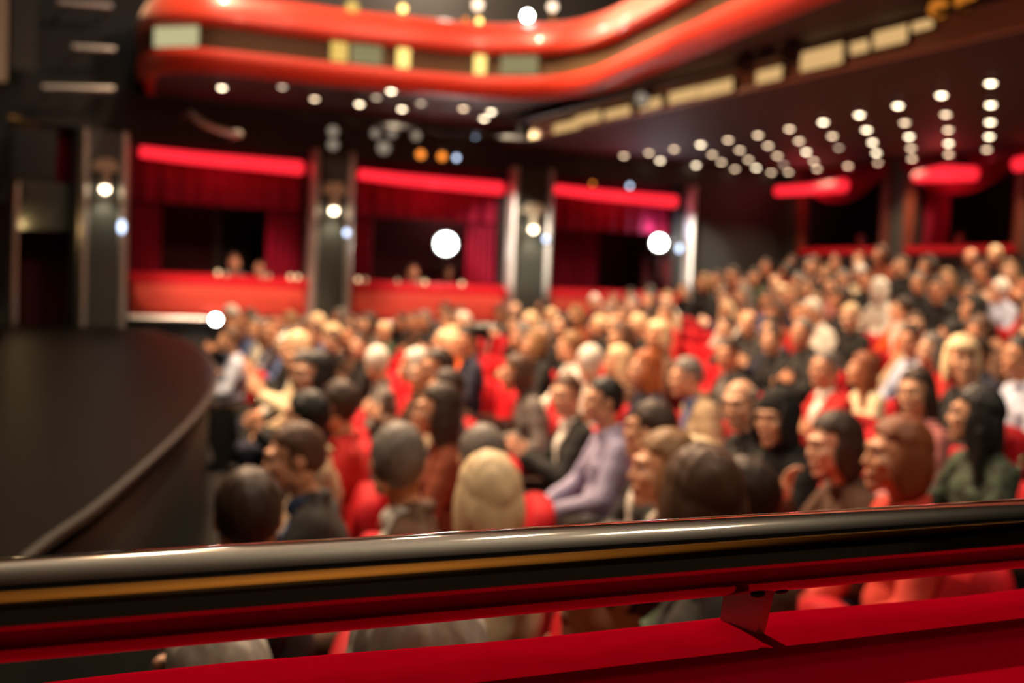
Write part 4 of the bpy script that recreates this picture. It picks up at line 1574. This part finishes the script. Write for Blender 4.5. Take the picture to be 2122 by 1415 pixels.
def put_person(loc, rz, scale, pose, hair, hcol, top, tcol, skin, label, group, shirt='white', legs='black', near=True, mat_over=None):
    o = bpy.data.objects.new('person', BODY[pose])
    o.location, o.rotation_euler, o.scale = loc, (0, 0, rz), (scale, scale, scale)
    o.color = (*skin, 1)
    COL.objects.link(o)

    def kid(name, me, color, mtx=None):
        c = bpy.data.objects.new(name, me)
        COL.objects.link(c)
        c.parent = o
        if mtx is not None:
            c.matrix_local = mtx
        c.color = (*color, 1)
        return c
    kid('headscarf' if hair == 'headscarf' else 'hair', HAIR[hair], TC.get(hcol, HC.get(hcol)), HEADM[pose])
    t = kid(top, TOPS[top][pose], TC[tcol])
    if mat_over:
        t.material_slots[0].link = 'OBJECT'
        t.material_slots[0].material = M[mat_over]
    if top == 'jacket' and near:
        kid('shirt_front', SHIRT[pose], TC[shirt])
    kid('trousers', TROUSERS, TC[legs])
    tag(o, label, 'person', group)
    return o


def row_angle(k, v):
    return -math.atan((row_u(k, v + 0.01) - row_u(k, v - 0.01)) / 0.02)


def snap(x, y, dz=1.215):
    """The row and place where a seated head seen at a pixel belongs: its height is that of the nearest row."""
    d = ray(x, y)
    best = None
    for k in range(NROW):
        p = CAMPOS + d * ((row_z(k) + dz - CAMPOS.z) / d.z)
        if 1.3 < p.y < 16.4 and 0.1 < p.x < UB - 0.5:
            e = p.x - row_u(k, p.y)
            if best is None or abs(e) < abs(best[0]):
                best = (e, k, p)
    if best is None or abs(best[0]) > 0.6:                       # heads near eye level: meet the row's own line instead
        for k in range(NROW):
            for i in range(60, 1000):
                t = i * 0.02
                p = CAMPOS + d * t
                if 1.4 < p.y < 16.2 and abs(p.x - row_u(k, p.y)) < 0.02:
                    e = p.z - row_z(k) - dz
                    if best is None or abs(e) < abs(best[0]):
                        best = (e, k, p)
    return best


# head pixel in the photograph, hair, hair colour, garment, colour, pose, skin, label, extras
HAND = [
    (490, 1072, 'short', 'dark brown', 'jacket', 'black', 9, 0, 'dark-haired person seen from behind just above the handrail beside the stage', {}),
    (592, 948, 'short', 'brown', 'jacket', 'charcoal', 4, 0, 'man resting his chin on his hand, charcoal jacket over a blue shirt, near the stage', {'shirt': 'blue'}),
    (803, 960, 'short', 'grey', 'jacket', 'brown', 9, 1, 'grey-haired man turned away, dark brown jacket, right of the studded seat side', {}),
    (893, 852, 'very_long', 'dark brown', 'sweater', 'rust', 0, 0, 'woman with very long dark hair in a rust sweater, in profile', {}),
    (980, 952, 'short', 'grey', 'jacket', 'brown', 9, 0, 'person with pale grey hair directly behind the big blonde head', {}),
    (988, 1032, 'bob', 'blonde', 'sweater', 'beige', 9, 0, 'blonde woman seen from behind, the brightest hair above the middle of the handrail', {}),
    (1237, 832, 'short', 'black', 'sweater', 'lavender', 0, 0, 'black-haired man in a lavender shirt, leaning back in profile', {}),
    (1062, 768, 'bob', 'brown', 'sweater', 'grey', 7, 0, 'woman in a grey-beige cardigan leaning forward left of an empty red seat', {}),
    (1332, 893, 'short', 'dark brown', 'jacket', 'charcoal', 2, 0, 'dark-haired man in a charcoal jacket right of the lavender shirt', {}),
    (1357, 975, 'bob', 'light brown', 'jacket', 'green', 0, 0, 'woman with a light brown bob in profile close above the handrail', {}),
    (1416, 972, 'short', 'blonde', 'sweater', 'black', 2, 1, 'fair-haired person in black right of the light brown bob', {}),
    (1521, 838, 'balding', 'grey', 'jacket', 'black', 10, 0, 'bald man in black facing the viewer with his hands together', {'shirt': 'charcoal'}),
    (1597, 868, 'headscarf', 'black', 'jacket', 'black', 1, 0, 'woman in a black headscarf and black coat', {'shirt': 'black'}),
    (1413, 775, 'short', 'grey', 'jacket', 'beige', 7, 0, 'man in a beige jacket over a blue shirt leaning forward', {'shirt': 'blue'}),
    (1512, 1040, 'short', 'dark brown', 'jacket', 'brown', 2, 0, 'brown-haired person whose head rises just above the right half of the handrail', {}),
    (1424, 1040, 'bob', 'brown', 'sweater', 'charcoal', 9, 0, 'person with a brown bob low behind the handrail left of another brown head', {}),
    (1712, 920, 'bob', 'dark brown', 'sweater', 'brown', 4, 2, 'woman with a dark bob in a brown sweater, hand at her long neck', {}),
    (1840, 945, 'bob', 'auburn', 'sweater', 'coral', 0, 1, 'auburn-haired woman in a coral top just above the handrail', {}),
    (1886, 812, 'long', 'dark brown', 'sweater', 'pink', 1, 0, 'dark-haired woman in a pink and white striped top', {'mat': 'stripe'}),
    (1779, 768, 'very_long', 'auburn', 'sweater', 'cream', 2, 0, 'woman with long reddish hair and a cream top', {}),
    (1700, 765, 'short', 'grey', 'jacket', 'red', 6, 1, 'grey-haired man in a red jacket with a pale scarf', {}),
    (1876, 705, 'short', 'dark brown', 'sweater', 'pale blue', 1, 1, 'dark-haired man in a pale blue shirt behind the striped top', {}),
    (1983, 745, 'fringe', 'blonde', 'sweater', 'black', 8, 0, 'blonde woman with a fringe facing the viewer', {}),
    (2104, 740, 'short', 'black', 'sweater', 'pale blue', 0, 3, 'tanned man in a pale blue shirt at the right edge', {}),
    (2008, 862, 'very_long', 'black', 'sweater', 'green', 2, 0, 'woman with very long black hair in a patterned green and gold top', {'mat': 'mottle'}),
    (1655, 690, 'short', 'grey', 'jacket', 'black', 6, 1, 'ruddy grey-haired man in a black jacket behind an empty red seat', {'shirt': 'charcoal'}),
    (1592, 705, 'short', 'dark brown', 'jacket', 'black', 1, 0, 'dark-haired man in a black jacket left of the ruddy grey-haired man', {'shirt': 'black'}),
    (1328, 765, 'long', 'ginger', 'sweater', 'navy', 0, 0, 'woman with long ginger hair in a navy sweater', {}),
    (1272, 752, 'long', 'blonde', 'sweater', 'brown', 0, 0, 'blonde long-haired woman left of the ginger hair', {}),
    (1212, 752, 'short', 'white', 'sweater', 'white', 9, 0, 'white-haired person seen from behind against a red seat', {}),
    (772, 752, 'short', 'white', 'sweater', 'grey', 9, 0, 'white-haired person in grey against a red seat, in the left half', {}),
    (686, 842, 'short', 'dark brown', 'sweater', 'red', 2, 1, 'dark-haired person in a red sweater beside the studded seat side', {}),
    (620, 868, 'short', 'black', 'sweater', 'beige', 2, 0, 'black-haired person with a beige sweater in front of the red sweater', {}),
    (852, 760, 'bob', 'white', 'sweater', 'brown', 5, 0, 'person with a cream-white bob clapping, in the left half', {}),
    (470, 705, 'short', 'brown', 'sweater', 'pale blue', 0, 0, 'person in a pale blue shirt at the far end of the first row', {}),
    (612, 745, 'long', 'light brown', 'sweater', 'beige', 1, 0, 'woman with long light brown hair and a beige sweater near the stage', {}),
    (1500, 735, 'short', 'dark brown', 'jacket', 'charcoal', 1, 1, 'ruddy man in a charcoal jacket behind the bald man', {'shirt': 'grey'}),
    (1100, 712, 'bob', 'light brown', 'sweater', 'black', 5, 0, 'person with a light brown bob clapping in the middle of the stalls', {}),
    (930, 700, 'short', 'blonde', 'sweater', 'beige', 10, 0, 'fair-haired person in beige clapping towards the viewer', {}),
    (2012, 640, 'long', 'black', 'jacket', 'black', 2, 1, 'person with long black hair in black in front of the right rear box', {'shirt': 'black'}),
    (1965, 690, 'short', 'black', 'jacket', 'black', 9, 1, 'black-haired person in black seen from behind, above the blonde fringe', {'shirt': 'black'}),
    (1860, 640, 'short', 'dark brown', 'jacket', 'orange', 2, 0, 'person in a bright orange jacket in the rear stalls', {}),
    (1815, 600, 'bob', 'white', 'sweater', 'white', 9, 0, 'white-haired person in white in the rear stalls', {}),
    (1776, 566, 'short', 'white', 'sweater', 'cream', 9, 0, 'white-haired person in cream in the rear stalls', {}),
    (2007, 535, 'balding', 'grey', 'jacket', 'charcoal', 1, 1, 'bald man in a charcoal jacket near the right rear box', {'shirt': 'charcoal'}),
    (2057, 530, 'short', 'blonde', 'jacket', 'black', 1, 0, 'fair-haired person in black near the right rear box', {'shirt': 'black'}),
    (2066, 600, 'short', 'white', 'sweater', 'pale blue', 9, 0, 'person in a pale blue shirt close to the right edge of the rear stalls', {}),
    (395, 1420, 'bob', 'white', 'jacket', 'black', 2, 0, 'pale-haired head showing in the gap under the handrail at the left', {}),
    (815, 1395, 'bob', 'white', 'sweater', 'black', 9, 0, 'white bob showing in the gap under the handrail left of its bracket', {}),
    (1235, 1215, 'short', 'dark brown', 'jacket', 'black', 0, 0, 'person in a black jacket under the middle of the handrail', {'shirt': 'black'}),
]
EMPTY = [(1130, 835, 0.80), (1600, 785, 0.80), (1690, 840, 0.76), (1020, 712, 0.80), (800, 765, 0.78), (1235, 775, 0.80), (1845, 645, 0.80), (1060, 1290, 0.80), (1680, 1235, 0.85), (2010, 1205, 0.85), (1440, 690, 0.80), (1270, 690, 0.8), (700, 900, 0.74), (1975, 610, 0.8), (1890, 605, 0.8)]

spots = []           # row, v, data, person scale
for h in HAND:
    r = snap(h[0], h[1])
    if r is None:
        print('NO SEAT for', h[:2])
        continue
    e, k, p = r
    spots.append([k, p.y, h, min(1.10, max(0.92, (p.z - row_z(k)) / 1.225)), p.x])
# neighbours that would share a seat move apart along their lines of sight
def dist_of(s):
    return (Vector((s[4], s[1])) - Vector((0, 0))).length


for _ in range(60):
    for i_, a_ in enumerate(spots):
        for c_ in spots[:i_]:
            dd_ = math.hypot(a_[4] - c_[4], a_[1] - c_[1])
            if dd_ < 0.50:
                far, nr = (a_, c_) if dist_of(a_) >= dist_of(c_) else (c_, a_)
                for s_, f_ in ((far, 1.0 + 0.02 / dist_of(far)), (nr, 1.0 - 0.02 / dist_of(nr))):
                    s_[4] *= f_
                    s_[1] *= f_
for s_ in spots:
    d_ = ray(s_[2][0], s_[2][1])
    zz = CAMPOS.z + d_.z * s_[1] / d_.y
    s_[3] = min(1.08, max(0.92, (zz - row_z(s_[0])) / 1.225))
for x, y, dz in EMPTY:
    r = snap(x, y, dz)
    if r:
        e, k, p = r
        if all(math.hypot(s[4] - p.x + 0.2, s[1] - p.y) > 0.42 for s in spots):
            spots.append([k, p.y, 'empty', 1.0, p.x - 0.2])
# the rest of the house, seat by seat along the curved rows
rnd = random.Random(20)
for k in range(NROW):
    v = 1.62 + (k % 2) * 0.27
    while v < 15.9:
        u = row_u(k, v)
        if u < UB - 0.75 and all(abs(s[1] - v) >= 0.47 or abs(s[4] - u - (s[1] - v) * 0.3) > 0.42 for s in spots):
            x, y, z = project((u + 0.03, v, row_z(k) + 1.2))
            xs, ys, zs = project((u + 0.2, v, row_z(k) + 0.8))
            if -40 < x < 2165 and ys < 1400 and z > 1.2:
                spots.append([k, v, None, rnd.uniform(0.95, 1.06), u])
        v += 0.54
for s_ in spots:
    if s_[2] is None:
        hx, hy, hz_ = project((s_[4] + 0.03, s_[1], row_z(s_[0]) + 1.15))
        for ex_, ey_, _ in EMPTY[:11]:
            es = [t_ for t_ in spots if t_[2] == 'empty' and abs(project((t_[4] + 0.2, t_[1], row_z(t_[0]) + 0.8))[0] - ex_) < 8]
            if es and hz_ < project((es[0][4], es[0][1], 1.0))[2] and abs(hx - ex_) < 46 and -70 < hy - ey_ < 150:
                s_[2] = 'empty'
spots.sort(key=lambda s: (s[0], s[1]))
HW = [('short', 46), ('bob', 20), ('long', 14), ('balding', 7), ('curly', 6), ('bun', 5), ('fringe', 4)]
HCW = [('dark brown', 26), ('black', 10), ('brown', 24), ('light brown', 12), ('blonde', 14), ('grey', 12), ('white', 9), ('auburn', 5)]
TCW = [('black', 34), ('charcoal', 12), ('grey', 6), ('white', 5), ('cream', 3), ('red', 7), ('navy', 8), ('blue', 4), ('brown', 13), ('rust', 4), ('pink', 3), ('beige', 5), ('green', 3), ('orange', 1), ('pale blue', 3)]


def pick(ws):
    t = rnd.uniform(0, sum(w for _, w in ws))
    for n_, w in ws:
        t -= w
        if t <= 0:
            return n_
    return ws[-1][0]


HLAB = {'short': 'short %s hair', 'bob': '%s bob', 'long': 'long %s hair', 'balding': 'thinning %s hair', 'curly': 'curly %s hair', 'bun': '%s bun', 'fringe': '%s fringe'}
cnt = {}
npeople = 0
for k, v, h, sc, u in spots:
    cnt[k] = cnt.get(k, 0) + 1
    z = row_z(k)
    rz = row_angle(k, v) + rnd.uniform(-0.04, 0.04)
    depth = project((u, v, z + 1))[2]
    near = depth < 7.5
    who = h
    if h is None and rnd.random() < 0.05:
        who = 'empty'
    if h is None and depth < 6.6:
        who = 'empty'
    place = '%s row from the stage, %s from its near end' % (ORD[k + 1], ORD[cnt[k]])
    put_seat((u + 0.03 * math.cos(rz), v + 0.03 * math.sin(rz), z), rz, who == 'empty' and rnd.random() < 0.3, near, ('empty red velvet seat, ' if who == 'empty' else 'occupied red velvet seat, ') + place, 'theatre seats of the stalls')
    if who == 'empty':
        continue
    npeople += 1
    if h is not None:
        x, y, hair, hcol, top, tcol, pose, sk, lab, ex = h
        up, hd = frame(POSES[pose])
        off = hd.translation * sc
        ca, sa = math.cos(rz), math.sin(rz)
        d = Vector((0.03 - off.x, -off.y, 0))
        loc = Vector((u + d.x * ca - d.y * sa, v + d.x * sa + d.y * ca, z + 0.004))
        put_person(loc, rz, sc, pose, hair, hcol, top, tcol, SKIN[sk], lab, 'audience in the stalls', ex.get('shirt', 'white'), 'black' if rnd.random() < 0.7 else 'navy', True, ex.get('mat'))
    else:
        hair, hcol = pick(HW), pick(HCW)
        if hair == 'balding' and hcol in ('blonde', 'auburn'):
            hcol = 'grey'
        top, tcol = ('jacket', 'sweater')[rnd.random() < 0.55], pick(TCW)
        pose = rnd.choice([0, 0, 1, 1, 2, 3, 4, 5, 6, 7, 8, 10, 10, 1])
        lab = 'person, %s, %s %s, %s' % (HLAB[hair] % hcol, tcol, top, place.replace(' from its near end', ' from near end').replace('from the stage', 'from stage'))
        lab = lab.replace('dark brown', 'dark-brown').replace('light brown', 'light-brown').replace('pale blue', 'pale-blue')
        put_person((u, v, z + 0.004), rz, sc, pose, hair, hcol, top, tcol, rnd.choice(SKIN[:4]), lab, 'audience in the stalls', rnd.choice(['white', 'white', 'blue', 'grey', 'black']), rnd.choice(['black', 'black', 'navy', 'brown', 'charcoal']), near)

# people in the boxes of the opposite wall and of the rear wall, each on a seat of their own
BOXP = [(485, 543, VF + 0.75, 'short', 'brown', 'sweater', 'grey', 1, 'left person behind the lamps of the left box'),
        (540, 556, VF + 0.75, 'short', 'dark brown', 'jacket', 'black', 2, 'right person behind the small lamps of the left box'),
        (855, 563, VF + 0.75, 'short', 'dark brown', 'sweater', 'black', 1, 'person in the middle box left of the spotlight'),
        (925, 562, VF + 1.15, 'bob', 'auburn', 'sweater', 'red', 1, 'person in red under the middle box spotlight'),
        (975, 560, VF + 0.75, 'short', 'black', 'jacket', 'black', 2, 'operator in black by the middle box spotlight')]
for x, y, vv, hair, hc, top, tc, pose, lab in BOXP:
    p = on_far(x, y, vv)
    z = p.z - 1.225
    fl = H_BASE - 0.52
    rz = math.radians(75)
    put_seat((p.x, p.y, z), rz, False, False, 'red seat of the ' + lab, 'seats in the boxes')
    b = MB()
    b.box((-0.30, -0.30, fl - z), (0.30, 0.34, -0.002))
    o = b.build('platform', M['black'], None, smooth=False)
    o.location = (p.x, p.y, z)
    tag(o, 'black riser under the ' + lab, 'platform', 'platforms in the boxes')
    put_person((p.x, p.y, z + 0.004), rz, 1.0, pose, hair, hc, top, tc, SKIN[1], lab, 'people in the boxes', 'white', 'black', False)
for x, y, hair, hc, top, tc, lab in ((1786, 497, 'short', 'black', 'sweater', 'lavender', 'person lit purple in the left rear box'), (1986, 495, 'short', 'dark brown', 'jacket', 'brown', 'person in the right rear box')):
    p = on_rear(x, y, UB + 0.85)
    z = p.z - 1.225
    put_seat((p.x, p.y, z), 0.3, False, False, 'red seat of the ' + lab, 'seats in the boxes')
    b = MB()
    b.box((-0.30, -0.30, min(-0.05, RZ0 - 0.82 - z)), (0.34, 0.30, -0.002))
    o = b.build('platform', M['black'], None, smooth=False)
    o.location = (p.x, p.y, z)
    tag(o, 'black riser under the ' + lab, 'platform', 'platforms in the boxes')
    put_person((p.x, p.y, z + 0.004), 0.3, 1.0, 1, hair, hc, top, tc, SKIN[1], lab, 'people in the boxes', 'white', 'black', False)
